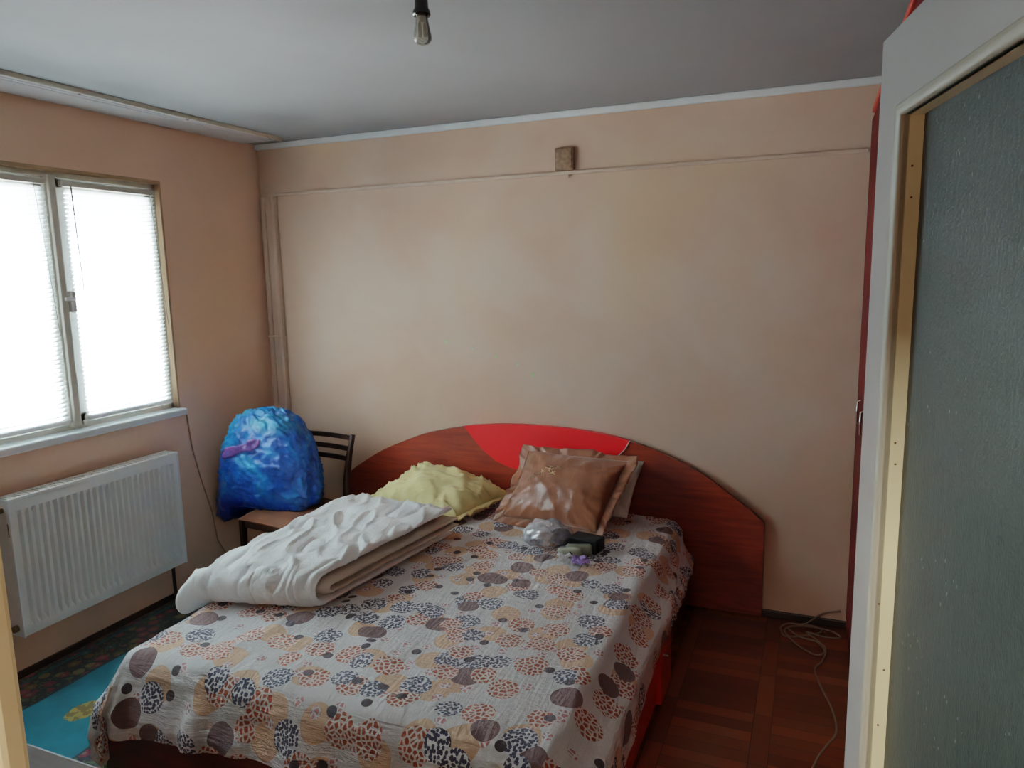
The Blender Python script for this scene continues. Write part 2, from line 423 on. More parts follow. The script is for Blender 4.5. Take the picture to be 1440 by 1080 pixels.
RUG = (.03, .98, -2.62, -.10)      # x0 x1 y0 y1
def rug_mat():
    m, t, b = material('woven rug, turquoise field and dark floral border')
    co = t.coord(); x, y, z = t.sep(co)
    x0, x1, y0, y1 = RUG
    d = t.math('MINIMUM', t.math('MINIMUM', t.math('SUBTRACT', x, x0), t.math('SUBTRACT', x1, x)), t.math('MINIMUM', t.math('SUBTRACT', y, y0), t.math('SUBTRACT', y1, y)))
    sc1 = t.math('MULTIPLY', t.math('SINE', t.math('MULTIPLY', y, 13.0)), t.math('SINE', t.math('MULTIPLY', x, 11.0)))
    # corner of the border bulges into the field
    cx = t.math('SUBTRACT', x, x0 + .02); cy = t.math('SUBTRACT', y, y0 + .02)
    cd = t.math('SQRT', t.math('ADD', t.math('MULTIPLY', cx, cx), t.math('MULTIPLY', cy, cy)))
    d2 = t.math('MINIMUM', d, t.math('SUBTRACT', cd, .08))
    edge = t.math('ADD', .235, t.math('MULTIPLY', sc1, .018))
    field = t.math('GREATER_THAN', d2, edge)
    rim = t.math('MULTIPLY', field, t.math('LESS_THAN', d2, t.math('ADD', edge, .012)))
    v = t.voro(co, 17, 'F1', .8); rs = t.sep(v.outputs['Color'])
    fl = t.math('LESS_THAN', v.outputs['Distance'], .42); fl_in = t.math('LESS_THAN', v.outputs['Distance'], .18)
    leaf = t.math('GREATER_THAN', t.noise(co, 28, 3, .6, 2.0), .56)
    bc = t.mix(leaf, (.010, .014, .020), (.055, .085, .03))
    pc = t.ramp(rs[0], [(0, (.16, .014, .03)), (.3, (.11, .065, .015)), (.5, (.19, .035, .05)), (.7, (.01, .07, .08)), (.85, (.15, .11, .045))], 'CONSTANT')
    bc = t.mix(fl, bc, pc); bc = t.mix(fl_in, bc, (.15, .11, .06))
    stripe = t.math('LESS_THAN', t.math('ABSOLUTE', t.math('SUBTRACT', d, .045)), .008)
    bc = t.mix(stripe, bc, (.01, .075, .09))
    tc = t.ramp(t.noise(co, 12, 4), [(.3, (.004, .125, .175)), (.7, (.008, .165, .225))])
    mxx = t.math('SUBTRACT', x, .515); myy = t.math('SUBTRACT', t.math('FRACT', t.math('ADD', y, 10.34)), .5)     # a gold flower every metre down the middle
    md_ = t.math('SQRT', t.math('ADD', t.math('MULTIPLY', mxx, mxx), t.math('MULTIPLY', t.math('MULTIPLY', myy, myy), .6)))
    med = t.math('LESS_THAN', md_, t.math('ADD', .045, t.math('MULTIPLY', t.noise(co, 30, 2), .02)))
    tc = t.mix(med, tc, t.mix(t.math('GREATER_THAN', t.noise(co, 40, 2), .5), (.30, .22, .05), (.16, .10, .03)))
    c = t.mix(field, bc, tc); c = t.mix(rim, c, (.012, .03, .04))
    setp(t, b, color=c, rough=.95, spec=.1, sheen=.25, normal=t.bump(t.noise(co, 300, 3), .5, .004))
    return m
M['rug'] = rug_mat()

# ------------------------------------------------------------------ room shell
bm = new(); add_box(bm, (-.10, -5.3, -.1), (XR + .2, .2, 0)); struct('floor', bm, M['floor'])
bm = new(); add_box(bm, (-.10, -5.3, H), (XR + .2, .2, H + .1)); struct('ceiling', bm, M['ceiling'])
bm = new(); add_box(bm, (-.10, 0, 0), (XR + .2, .2, H)); struct('wall_back', bm, M['wall_back'])
WY0, WY1, WZ0, WZ1 = -2.52, -.765, 1.045, 2.245      # window opening
bm = new()
add_box(bm, (-.10, YN - .12, 0), (0, .0, WZ0)); add_box(bm, (-.10, YN - .12, WZ1), (0, .0, H))
add_box(bm, (-.10, YN - .12, WZ0), (0, WY0, WZ1)); add_box(bm, (-.10, WY1, WZ0), (0, .0, WZ1))
struct('wall_left', bm, M['wall_left'])
bm = new(); add_box(bm, (XR, -5.3, 0), (XR + .2, 0, H)); struct('wall_right', bm, M['wall_plain'])
DX0, DX1, DZ = 2.735, 3.455, 2.04
bm = new()
add_box(bm, (0, YN - .12, 0), (DX0, YN, H)); add_box(bm, (DX1, YN - .12, 0), (XR, YN, H)); add_box(bm, (DX0, YN - .12, DZ), (DX1, YN, H))
struct('wall_near', bm, M['wall_plain'])
bm = new(); add_box(bm, (1.9, -5.3, 0), (2.0, YN - .12, H)); struct('wall_hall_left', bm, M['wall_plain'])
bm = new(); add_box(bm, (2.0, -5.3, 0), (XR, -5.2, H)); struct('wall_hall_end', bm, M['wall_plain'])
# door frame lining the opening (its left upright shows at the photo's bottom left)
fr = struct_root('trim_1', (DX0, YN, 0))
bm = new(); add_box(bm, (DX0, YN - .13, 0), (DX0 + .03, YN + .012, DZ), .004); add_box(bm, (DX0 - .06, YN + .001, 0), (DX0 + .034, YN + .018, DZ + .06), .004)
add_box(bm, (DX0 - .06, YN - .145, 0), (DX0 + .026, YN - .121, DZ + .06), .004)
struct('jamb_left', bm, M['jamb'], fr)
bm = new(); add_box(bm, (DX1 - .03, YN - .13, 0), (DX1, YN + .012, DZ), .004); struct('jamb_right', bm, M['jamb'], fr)
bm = new(); add_box(bm, (DX0, YN - .13, DZ - .03), (DX1, YN + .012, DZ), .004); struct('head', bm, M['jamb'], fr)
# ceiling moulding, skirting, painted pipe ducts on the back wall
bm = new(); add_box(bm, (0, -.028, H - .032), (XR, 0, H), .006); struct('trim_2', bm, M['trim'])
bm = new(); add_box(bm, (0, -.014, 0), (XR, 0, .036), .004); struct('baseboard_back', bm, M['dark_skirt'])
bm = new(); add_box(bm, (0, YN, 0), (.014, -.014, .034), .004); struct('baseboard_left', bm, M['dark_skirt'])
ZD = 2.245
bm = new()
add_box(bm, (.020, -.022, .03), (.130, 0, ZD - .005), .004)
for x in (.037, .113): add_tube(bm, [(x, -.026, .03), (x, -.026, ZD - .012)], .016, 14)
add_box(bm, (.018, -.0435, 1.372), (.134, 0, 1.384), .002)
struct('trim_3', bm, M['duct'], smooth=.6)
bm = new(); add_box(bm, (.02, -.016, ZD - .008), (3.40, 0, ZD + .010), .004); struct('trim_4', bm, M['duct'])

# ------------------------------------------------------------------ window
win = struct_root('window_1', (0, (WY0 + WY1) / 2, WZ0))
XF0, XF1 = -.085, -.030
YM = -1.345; YM2 = -1.93
bm = new()
for a, b_ in (((XF0, WY0, WZ0), (XF1, WY0 + .025, WZ1)), ((XF0, WY1 - .025, WZ0), (XF1, WY1, WZ1)), ((XF0, WY0, WZ0), (XF1, WY1, WZ0 + .03)), ((XF0, WY0, WZ1 - .03), (XF1, WY1, WZ1))):
    add_box(bm, a, b_, .003)
struct('window_frame', bm, M['frame_old'], win)
bm = new()
add_box(bm, (-.03, WY1 - .004, WZ0), (.004, WY1 + .010, WZ1 + .012), .003); add_box(bm, (-.03, WY0 - .010, WZ0), (.004, WY0 + .004, WZ1 + .012), .003)
add_box(bm, (-.03, WY0 - .01, WZ1 - .006), (.004, WY1 + .01, WZ1 + .012), .003)
struct('window_reveal', bm, M['frame_yellow'], win)
for ym in (YM, YM2):
    bm = new(); add_box(bm, (XF0, ym - .030, WZ0 + .03), (XF1 + .006, ym + .030, WZ1 - .03), .004); add_box(bm, (XF1, ym - .016, WZ0 + .02), (XF1 + .022, ym + .016, WZ1 - .02), .004)
    struct('mullion', bm, M['frame_old'], win)
SASH = ((WY0 + .025, YM2 - .030), (YM2 + .030, YM - .030), (YM + .030, WY1 - .025))
for (a, c) in SASH:
    bm = new(); z0 = WZ0 + .03; z1 = WZ1 - .03; w = .045
    for lo, hi in (((XF0, a, z0), (XF1 - .008, a + w, z1)), ((XF0, c - w, z0), (XF1 - .008, c, z1)), ((XF0, a, z0), (XF1 - .008, c, z0 + w)), ((XF0, a, z1 - w), (XF1 - .008, c, z1))):
        add_box(bm, lo, hi, .004)
    s_ = struct('sash', bm, M['white_pvc'], win)
    bm = new(); add_box(bm, (-.062, a + w - .005, z0 + w - .005), (-.056, c - w + .005, z1 - w + .005)); struct('pane', bm, M['glass'], s_)
bm = new(); add_box(bm, (XF1 - .002, YM + .028, 1.60), (XF1 + .030, YM + .052, 1.70), .006); add_box(bm, (XF1 + .012, YM - .002, 1.655), (XF1 + .034, YM + .05, 1.672), .005)
struct('window_handle', bm, M['white_pvc'], win)
bm = new()
for yy in (YM - .032, YM + .034): add_lathe(bm, [(.003, -.012), (.013, -.011), (.015, 0), (.012, .011), (.003, .013)], (XF1 + .026, yy, WZ0 + .030), 12)
struct('latch', bm, M['frame_old'], win, .8)
bm = new(); add_box(bm, (-.10, WY0 - .02, WZ0 - .036), (.045, WY1 + .022, WZ0 + .002), .010, 3); struct('window_sill', bm, M['trim'], win)

# added unseen slab outside: blocks sky light from the upper blind slats
bm = new(); add_box(bm, (-1.08, -4.6, 2.50), (-.11, 1.4, 2.62)); struct('exterior_sky_blocker', bm, M['wall_plain'])
# venetian blinds, one in front of each sash
def blind(a, c, label, wand_y, cord_y):
    root = thing('venetian_blind', label, 'blind', (-.012, (a + c) / 2, 1.08), 'pair of window blinds')
    bm = new(); add_box(bm, (-.026, a, 2.178), (.002, c, 2.204), .003); obj('head_rail', bm, M['frame_old'], root)
    bm = new(); z = 1.112; tilt = math.radians(43); n = 0
    while z < 2.172:
        hw = .0125; R_ = []
        for k in range(4):
            q = -1 + 2 * k / 3
            xx = -.012 + q * hw * math.cos(tilt); zz = z + q * hw * math.sin(tilt) + .0018 * (1 - q * q)
            R_.append((xx, zz))
        A = [bm.verts.new((x, a + .004, q)) for x, q in R_]; B = [bm.verts.new((x, c - .004, q)) for x, q in R_]
        for k in range(3): bm.faces.new((A[k], A[k + 1], B[k + 1], B[k]))
        z += .0205
    obj('slats', bm, M['slat'], root, 3.2)
    bm = new(); add_box(bm, (-.024, a + .002, 1.082), (.000, c - .002, 1.102), .004); obj('bottom_rail', bm, M['white_pvc'], root)
    for f in (.17, .83):
        yy = a + (c - a) * f; bm = new()
        for xx in (-.0255, .0015): add_tube(bm, [(xx, yy, 1.09), (xx, yy, 2.18)], .0008, 5)
        obj('ladder_cord', bm, M['white_pvc'], root)
    bm = new(); add_tube(bm, [(.006, wand_y, 2.18), (.007, wand_y + .01, 1.70)], .0032, 8); obj('tilt_wand', bm, M['screw'], root)
    bm = new(); add_tube(bm, [(.004, cord_y, 2.18), (.005, cord_y + .02, 1.9), (.004, cord_y + .045, 1.5)], .0013, 6); obj('pull_cord', bm, M['screw'], root)
    return root
blind(WY0 + .028, YM2 - .036, 'white venetian blind at the far left of the window, beyond the picture edge', -2.44, -2.02)
blind(YM2 + .040, YM - .036, 'white venetian blind left of the post with the window handle', -1.80, -1.44)
blind(YM + .040, WY1 - .028, 'white venetian blind right of the post with the window handle, with a hanging wand', -1.265, -.83)

# curtain rail on the ceiling
root = thing('curtain_rail', 'long white curtain track screwed to the ceiling above the window', 'curtain rail', (.25, -1.8, H))
bm = new()
add_box(bm, (.012, YN + .05, H - .012), (.298, -.135, H), .002)
for x in (.210, .245): add_box(bm, (x - .003, YN + .05, H - .014), (x + .003, -.135, H - .010), .001)
obj('track', bm, M['track'], root)
bm = new(); add_box(bm, (.296, YN + .05, H - .022), (.306, -.133, H), .003); obj('track_edge', bm, M['frame_old'], root)
for y in (-.20, -.80, -1.38):
    bm = new(); add_lathe(bm, [(.007, -.0185), (.007, -.010)], (.275, y, H), 10); obj('screw', bm, M['screw'], root)

# ------------------------------------------------------------------ radiator
root = thing('radiator', 'white ribbed panel radiator on the wall under the window', 'radiator', (.075, -1.35, .232))
RY0, RY1, RZ0, RZ1 = -1.79, -.91, .232, .84
bm = new()
n = 26; prof = []
pitch = (RY1 - RY0 - .05) / n
for k in range(n):
    y = RY0 + .025 + k * pitch
    prof += [(y + pitch * .10, 0), (y + pitch * .30, -.020), (y + pitch * .62, -.020), (y + pitch * .78, 0)]
prof = [(RY0, 0)] + prof + [(RY1, 0)]
XFc = .120
rows = [(RZ0, 0), (RZ0 + .040, 0), (RZ0 + .062, 1), (RZ1 - .075, 1), (RZ1 - .052, 0), (RZ1, 0)]
G = [[bm.verts.new((XFc + d * f, y, z)) for y, d in prof] for z, f in rows]
for i in range(len(rows) - 1):
    for j in range(len(prof) - 1): bm.faces.new((G[i][j], G[i][j + 1], G[i + 1][j + 1], G[i + 1][j]))
obj('front_panel', bm, M['white_metal'], root, .5)
bm = new(); add_box(bm, (.045, RY0 + .004, RZ0 + .01), (.058, RY1 - .004, RZ1 - .012), .003); obj('rear_panel', bm, M['white_metal'], root)
for y0, y1 in ((RY0 - .002, RY0 + .004), (RY1 - .004, RY1 + .002)):
    bm = new(); add_box(bm, (.034, y0, RZ0 - .004), (.1235, y1, RZ1 + .002), .002); sp_ = obj('side_cover', bm, M['trim'], root)
    if y0 < -1.5:
        bm = new(); add_box(bm, (.103, y0 - .0015, RZ1 - .16), (.108, y0 + .001, RZ1 - .10), .001); obj('slot', bm, M['screw'], sp_)
bm = new()
add_box(bm, (.034, RY0, RZ1 - .004), (.050, RY1, RZ1 + .004), .001); add_box(bm, (.106, RY0, RZ1 - .010), (.1235, RY1, RZ1 + .004), .002)
for k in range(44):
    y = RY0 + .01 + k * .0199; add_box(bm, (.048, y, RZ1 - .003), (.108, y + .012, RZ1 + .003))
obj('top_grille', bm, M['white_metal'], root)
bm = new()
add_tube(bm, [(.082, RY0 - .002, RZ1 - .045), (.082, RY0 - .03, RZ1 - .045)], .011, 12); add_tube(bm, [(.082, RY0 - .03, RZ1 - .045), (.082, RY0 - .05, RZ1 - .045)], .017, 12)
obj('valve', bm, M['brass'], root, .6)
bm = new(); add_tube(bm, [(.082, RY0 - .002, RZ0 + .035), (.082, RY0 - .02, RZ0 + .035)], .015, 12); obj('valve', bm, M['brass'], root, .6)
bm = new(); add_tube(bm, [(.082, RY1 + .002, RZ0 + .045), (.082, RY1 + .028, RZ0 + .045)], .010, 12); obj('end_plug', bm, M['bakelite'], root, .6)
bm = new(); add_tube(bm, [(.070, RY1 - .05, RZ0 + .02), (.070, RY1 - .05, .12), (.070, RY1 - .045, .011)], .009, 10); obj('pipe', bm, M['dark_skirt'], root, .6)
for y in (RY0 + .15, RY1 - .15):
    bm = new(); add_box(bm, (0.001, y - .015, RZ0 + .06), (.046, y + .015, RZ1 - .06), .003); obj('wall_bracket', bm, M['white_metal'], root)

# ------------------------------------------------------------------ rug
bm = new(); add_box(bm, (RUG[0], RUG[2], 0), (RUG[1], RUG[3], .010), .003)
tag(obj('rug', bm, M['rug']), 'turquoise rug with a dark floral border on the floor under the radiator', 'rug')

# ------------------------------------------------------------------ bed
BX0, BX1, BYF = .945, 2.695, -2.075
MX0, MX1, MYF, MYH, MZ = 1.02, 2.62, -2.035, -.055, .455
bed = thing('double_bed', 'dark cherry and red double bed with an arched headboard against the wall', 'bed', (1.8, -1.0, .012))
# headboard outline from measured points
def arch(x):
    # points along the top edge
    P = [(.544, .519), (.70, .625), (.839, .706), (1.0, .776), (1.138, .827), (1.372, .880), (1.57, .906), (1.766, .914), (2.0, .910), (2.247, .884), (2.473, .827), (2.69, .735), (2.9, .595), (3.02, .502)]
    for (a, za), (c, zc) in zip(P, P[1:]):
        if x <= c: 
            i = P.index((a, za)); p0 = P[max(0, i - 1)]; p3 = P[min(len(P) - 1, i + 2)]
            t = (x - a) / (c - a)
            m1 = (zc - p0[1]) / (c - p0[0]) * (c - a); m2 = (p3[1] - za) / (p3[0] - a) * (c - a)
            return (2 * t**3 - 3 * t**2 + 1) * za + (t**3 - 2 * t**2 + t) * m1 + (-2 * t**3 + 3 * t**2) * zc + (t**3 - t**2) * m2
    return P[-1][1]
N_ = 70
poly = [(.544, .012)] + [(.544 + (3.02 - .544) * k / N_, arch(.544 + (3.02 - .544) * k / N_)) for k in range(N_ + 1)] + [(3.02, .012)]
bm = new(); add_prism(bm, poly, -.043, -.016)
hb = obj('headboard', bm, M['cherry'], bed)
# red inlay: between an S curve on the left and a mirrored curve at the right
lowL = [(1.385, .885), (1.44, .82), (1.50, .755), (1.575, .700), (1.66, .667), (1.76, .650), (1.86, .640), (1.97, .645), (2.08, .665), (2.18, .70), (2.26, .755), (2.32, .82), (2.345, .866)]
top_ = [(2.345 - (2.345 - 1.385) * k / 30, arch(2.345 - (2.345 - 1.385) * k / 30) + .0015) for k in range(31)]
bm = new(); add_prism(bm, lowL + top_, -.0465, -.0155); obj('red_inlay', bm, M['red'], hb)
bm = new(); add_tube(bm, [(2.26, -.048, .757), (2.32, -.048, .82), (2.346, -.048, .868)], .0025, 6); obj('inlay_trim', bm, M['trim'], hb)
bm = new(); add_box(bm, (BX0, BYF, .012), (BX1 - .02, BYF + .03, .30), .005); obj('footboard', bm, M['cherry_dark'], bed)
bm = new(); add_box(bm, (BX0, BYF + .03, .012), (BX0 + .03, -.043, .30), .004); obj('side_rail', bm, M['cherry_dark'], bed)
bm = new(); add_box(bm, (BX1 - .075, -.80, .012), (BX1 - .045, -.043, .30), .004); obj('side_rail', bm, M['cherry_dark'], bed)
bm = new(); add_box(bm, (BX1 - .045, BYF + .0, .012), (BX1 - .015, -.78, .375), .006); o = obj('red_side_panel', bm, M['red_side'], bed); o['label'] = 'glossy red side panel'
bm = new(); add_box(bm, (BX1 - .025, -.98, .012), (BX1 + .008, -.77, .372), .006); pn = obj('red_corner_post', bm, M['red_side'], bed)
bm = new(); add_tube(bm, [(BX1 + .008, -.90, .19), (BX1 + .020, -.90, .19)], .008, 12); obj('knob', bm, M['chrome'], pn, .6)
for z in (.225, .17):
    bm = new(); add_box(bm, (BX1 + .007, -.80, z), (BX1 + .0095, -.775, z + .006)); obj('hinge', bm, M['screw'], pn)
bm = new(); add_box(bm, (BX0 + .03, BYF + .03, .20), (BX1 - .075, -.043, .235)); obj('base_board', bm, M['cherry_dark'], bed)
bm = new(); add_box(bm, (MX0, MYF, .235), (MX1, MYH, MZ), .055, 4); obj('mattress', bm, M['white_cloth'], bed, .8)

# ------------------------------------------------------------------ bedspread: a sheet draped over the mattress with the cloth solver
ZB = MZ + .008
def drape():
    nx, ny = 118, 124
    cs = new()
    def flat(u, v):
        # v: 0 foot .. 1 head, u: 0 left .. 1 right
        dl = .31; drr = .31 + (.17 - .31) * v + .035 * math.sin(v * 9.0); df = .27 + (.185 - .27) * smst(0, .55, u)
        x = (MX0 - dl) + u * (MX1 + drr - (MX0 - dl)); y0 = MYF - df
        y = y0 + v * (-.075 - y0)
        return V((x, y, MZ + .02 + .006 * noise.noise(V((x * 5, y * 5, 0)))))
    G = add_grid(cs, nx, ny, flat)
    uvl = cs.loops.layers.uv.new('UVMap')
    for f in cs.faces:
        for l in f.loops: l[uvl].uv = (l.vert.co.x, l.vert.co.y)
    me = bpy.data.meshes.new('tmp_sheet'); cs.to_mesh(me); cs.free()
    so = bpy.data.objects.new('tmp_sheet', me); COL.objects.link(so)
    vg = so.vertex_groups.new(name='pin')
    # only the strip by the pillows is pinned, so the sheet keeps its place
    vg.add([v.index for v in me.vertices if v.co.y > -.10 and MX0 + .06 < v.co.x < MX1 - .06], 1.0, 'ADD')
    cols = []
    for lo, hi, bv in (((BX1 - .05, BYF, 0), (BX1 + .008, -.765, .378), .012), ((MX0, MYF, .10), (MX1, .06, MZ), .05), ((BX0, BYF, -.05), (BX1 - .01, .06, .285), .012), ((-1, -4, -.2), (5, .2, .012), .0)):
        b_ = new(); add_box(b_, lo, hi, bv, 3); mm = bpy.data.meshes.new('tmp_col'); b_.to_mesh(mm); b_.free()
        co = bpy.data.objects.new('tmp_col', mm); COL.objects.link(co); cols.append(co)
        md = co.modifiers.new('c', 'COLLISION'); co.collision.thickness_outer = .006; co.collision.cloth_friction = 18; co.collision.damping = .5
    md = so.modifiers.new('cloth', 'CLOTH'); s = md.settings
    s.quality = 7; s.mass = .25; s.air_damping = 2.0; s.tension_stiffness = 22; s.compression_stiffness = 22; s.shear_stiffness = 6; s.bending_stiffness = .25
    s.vertex_group_mass = 'pin'; md.collision_settings.distance_min = .004; md.collision_settings.use_self_collision = False
    md.point_cache.frame_start = 1; md.point_cache.frame_end = 60
    for f in range(1, 48): sc.frame_set(f)
    dg = bpy.context.evaluated_depsgraph_get()
    out = bpy.data.meshes.new_from_object(so.evaluated_get(dg))
    for q in cols + [so]:
        d = q.data; bpy.data.objects.remove(q); bpy.data.meshes.remove(d)
    sc.frame_set(1)
    return out
me = drape(); me.name = 'bedspread'
for v in me.vertices:
    p = v.co
    topm = smst(MZ - .06, MZ, p.z) 
    k = .007 * max(0, ridge((p.x * 1.0, p.y * .18, 0), 9, 3)) ** 4 * topm
    # ridges fanning out from the duvet's corner towards the foot
    q = V((p.x - 1.45, p.y + 1.35, 0)); ang = math.atan2(q.x, -q.y); rr = q.length
    fan = max(0, math.cos(ang * 7.0 + .6)) ** 6 * smst(.05, .3, rr) * (1 - smst(.55, .85, rr)) * (1 if abs(ang) < 1.3 else 0)
    k += .012 * fan * topm + .004 * fbm(p, 6, 5) * topm
    k += .006 * max(0, ridge((p.x * .30 + p.y * .2, p.y * .9, 0), 5.0, 17)) ** 5 * topm
    if p.y < MYF + .01 and p.z < MZ - .03:
        dn = smst(MZ - .03, MZ - .16, p.z)
        p.y -= .008 + .008 * max(0, ridge((p.x * .30, 0, p.z * 1.0), 24, 9)) ** 2
        # soft vertical pleats that open towards the hem
        p.y -= dn * (.030 * max(0, math.sin((p.x - .92) * 15.5 + .8 * math.sin(p.x * 5))) ** 3 + .012 * max(0, ridge((p.x, 0, p.z * .2), 9, 12)) ** 3)
    elif p.x > MX1 + .02 and p.z < MZ - .03:
        p.x += .010 * max(0, ridge((0, p.y, p.z * .25), 9, 15)) ** 2
    p.z += max(0, k) + .004
me.materials.clear(); me.materials.append(M['spread']); me.shade_smooth()
o = bpy.data.objects.new('bedspread', me); COL.objects.link(o)
md = o.modifiers.new('sub', 'SUBSURF'); md.levels = 1; md.render_levels = 1
tag(o, 'cotton bedspread printed with brown, grey and apricot circles, over the bed', 'bedspread')
ZT = ZB + .010

# ------------------------------------------------------------------ folded duvet on the bed's left side
FL, FR, BR, BL = V((.925, -1.70)), V((1.505, -1.56)), V((1.63, -.66)), V((.84, -.60))
def bedtop(x, y):
    z = ZT
    if x < 1.06: z -= 1.9 * (1.06 - x) ** 1.6
    return z
def duvet_xy(u, s):
    a = FL.lerp(FR, u); b_ = BL.lerp(BR, u); p = a.lerp(b_, s)
    return p
LEN = .98
def u_fold(bm, rad, th, front, s_back, u0, u1, zmid, seed, amp, nu=110):
    """a U-shaped folded layer: centreline runs bottom-back -> front bend -> top-back; th is its thickness"""
    path = []          # (distance from front along the bed, height) of centreline and normal
    nb = 64
    for k in range(nb + 1): path.append((s_back + (front + rad - s_back) * k / nb, -rad, 0, -1))
    for k in range(1, 12):
        a = -PI / 2 - PI * k / 12
        path.append((front + rad + rad * math.cos(a), rad * math.sin(a), math.cos(a), math.sin(a)))
    for k in range(nb + 1): path.append((front + rad + (s_back - front - rad) * k / nb, rad, 0, 1))
    n = len(path)
    rings = []
    for i in range(nu + 1):
        u = u0 + (u1 - u0) * i / nu; e = 2 * i / nu - 1
        f = max(0.02, (1 - abs(e) ** 10)) ** .5
        ring = []
        for sgn, seq in ((1, range(n)), (-1, range(n - 1, -1, -1))):
            for j in seq:
                s, h, ns, nz = path[j]
                tf = min(1, min(j, n - 1 - j) / 1.5 * .6 + .15)
                ss = s + ns * sgn * th / 2 * f * tf; hh = h + nz * sgn * th / 2 * f * tf
                p = duvet_xy(u, ss / LEN); z = bedtop(p.x, p.y) + zmid + hh
                w = amp * .8 * (fbm((p.x * 1.6, p.y * 1.0, hh * 4), 6, seed, 2)) 
                if sgn == 1 and nz > .2:
                    w += amp * 1.2 * max(0, ridge((p.x * 1.3 + p.y * .5, p.y * .45 - p.x * .3, 0), 7.5, seed + 4)) ** 4 - amp * 1.4 * max(0, ridge((p.x + p.y * .4, p.y * .6 - p.x * .5, 0), 5.0, seed + 9)) ** 7 
                p3 = V((p.x, p.y + (.010 * max(0, ridge((p.x, 0, hh * .25), 26, seed)) ** 2 if ns < -.2 and sgn == 1 else 0), z + w * (1 if hh > -rad * .5 else .15)))
                p3.x += .008 * lump((p.y, hh, 0), 9, seed)
                ring.append(bm.verts.new(p3))
        rings.append(ring)
    L = len(rings[0])
    for A, B in zip(rings, rings[1:]):
        for k in range(L): bm.faces.new((A[k], A[(k + 1) % L], B[(k + 1) % L], B[k]))
    for R_ in (rings[0], rings[-1]):
        for k in range(n - 1):
            try: bm.faces.new((R_[k], R_[k + 1], R_[L - 2 - k], R_[L - 1 - k]))
            except ValueError: pass
duv = thing('folded_duvet', 'thick white duvet folded up on the left side of the bed', 'duvet', (1.25, -1.15, ZT))
bm = new(); u_fold(bm, .058, .042, 0.0, .97, 0.0, .985, .080, 2, .012); obj('outer_fold', bm, M['duvet'], duv, 3.2)
bm = new(); u_fold(bm, .0165, .030, .055, 1.0, .02, 1.02, .078, 5, .004); o = obj('inner_fold', bm, M['duvet_in'], duv, 3.2); o['label'] = 'beige inner layers of the folded duvet'

# ------------------------------------------------------------------ pillows (curved patch between four corners, inflated)
def pillow(corners, T, n=56, seed=0, wr=.006, flange=0.0, ruf=.01, pinch=.05, zmin=None, ymax=-.055, back=.55, fd=7, sag=0.0):
    A, B, C, D = [V(c) for c in corners]      # bottom-left, bottom-right, top-right, top-left
    zmin = ZT + .002 if zmin is None else zmin
    def mid(u, v):
        uu = u * (1 - pinch * (1 - v * v)); vv = v * (1 - pinch * (1 - u * u))
        a = (uu + 1) / 2; b_ = (vv + 1) / 2
        return A.lerp(B, a).lerp(D.lerp(C, a), b_)
    def nor(u, v):
        e = .02
        n_ = (mid(u + e, v) - mid(u - e, v)).cross(mid(u, v + e) - mid(u, v - e)); return n_.normalized()
    if nor(0, 0).dot(V((.4, -.9, .5))) < 0: flip = -1
    else: flip = 1
    def clampp(p):
        if p.z < zmin: p.z = zmin
        if p.y > ymax: p.y = ymax
        return p
    def pt(u, v, side):
        prof = (max(0, 1 - abs(u) ** 2.6) ** .62) * (max(0, 1 - abs(v) ** 2.6) ** .62)
        p = mid(u, v); n_ = nor(u, v) * flip
        t = T * prof * (1 if side > 0 else back)
        edge = smst(1.0, .55, max(abs(u), abs(v)))
        w = wr * fbm(p, 9, seed + (0 if side > 0 else 20)) * (.4 + prof)
        rad = max(abs(u), abs(v))
        w += wr * 1.6 * max(0, ridge((math.atan2(v, u) * 1.2, rad * .25, 0), 3.2, seed + 3)) ** 3 * smst(.35, .95, rad) * (1 - smst(.97, 1.0, rad))
        w += wr * .9 * max(0, ridge((p.x + p.z * .6, p.y, p.z * .4), 11, seed + 8)) ** 4
        return clampp(p + n_ * side * (t + (w if prof > .001 else 0)) - V((0, 0, sag * prof)))
    body = new(); gr = {}
    for side in (1, -1):
        for i in range(n + 1):
            for j in range(n + 1):
                u = math.sin((2 * i / n - 1) * PI / 2); v = math.sin((2 * j / n - 1) * PI / 2)
                key = (side, i, j)
                if side == -1 and (i in (0, n) or j in (0, n)): gr[key] = gr[(1, i, j)]
                else: gr[key] = body.verts.new(pt(u, v, side))
        for i in range(n):
            for j in range(n):
                q = [gr[(side, i, j)], gr[(side, i + 1, j)], gr[(side, i + 1, j + 1)], gr[(side, i, j + 1)]]
                body.faces.new(q if side > 0 else q[::-1])
    fl = None
    if flange:
        fl = new(); per = []
        m_ = 90
        for e in range(4):
            for k in range(m_):
                a = -1 + 2 * k / m_
                per.append(((a, -1), (1, a), (-a, 1), (-1, -a))[e])
        rings = []
        for r in range(6):
            ring = []
            for idx, (u, v) in enumerate(per):
                p0 = mid(u, v); c0 = mid(0, 0); out = (p0 - c0); out -= nor(u * .9, v * .9) * out.dot(nor(u * .9, v * .9)); out.normalize()
                n_ = nor(u * .95, v * .95) * flip
                ph = idx / len(per) * 2 * PI * fd * 4
                wv = math.sin(ph + 9 * lump((idx * .05, 0, 0), 1, seed)) * (.55 + .9 * abs(lump((idx * .04, 3, 0), 1, seed + 7))) + .6 * lump((idx * .25, r * .2, 0), 1, seed + 2)
                fw = flange * (1 + .7 * lump((idx * .045, 1, 0), 1, seed + 5))
                p = p0 + out * fw * r / 5 + n_ * ruf * wv * (r / 5) ** .8 + n_ * .002
                ring.append(fl.verts.new(clampp(p)))
            rings.append(ring)
        L = len(per)
        for A_, B_ in zip(rings, rings[1:]):
            for k in range(L): fl.faces.new((A_[k], A_[(k + 1) % L], B_[(k + 1) % L], B_[k]))
    return body, fl, pt
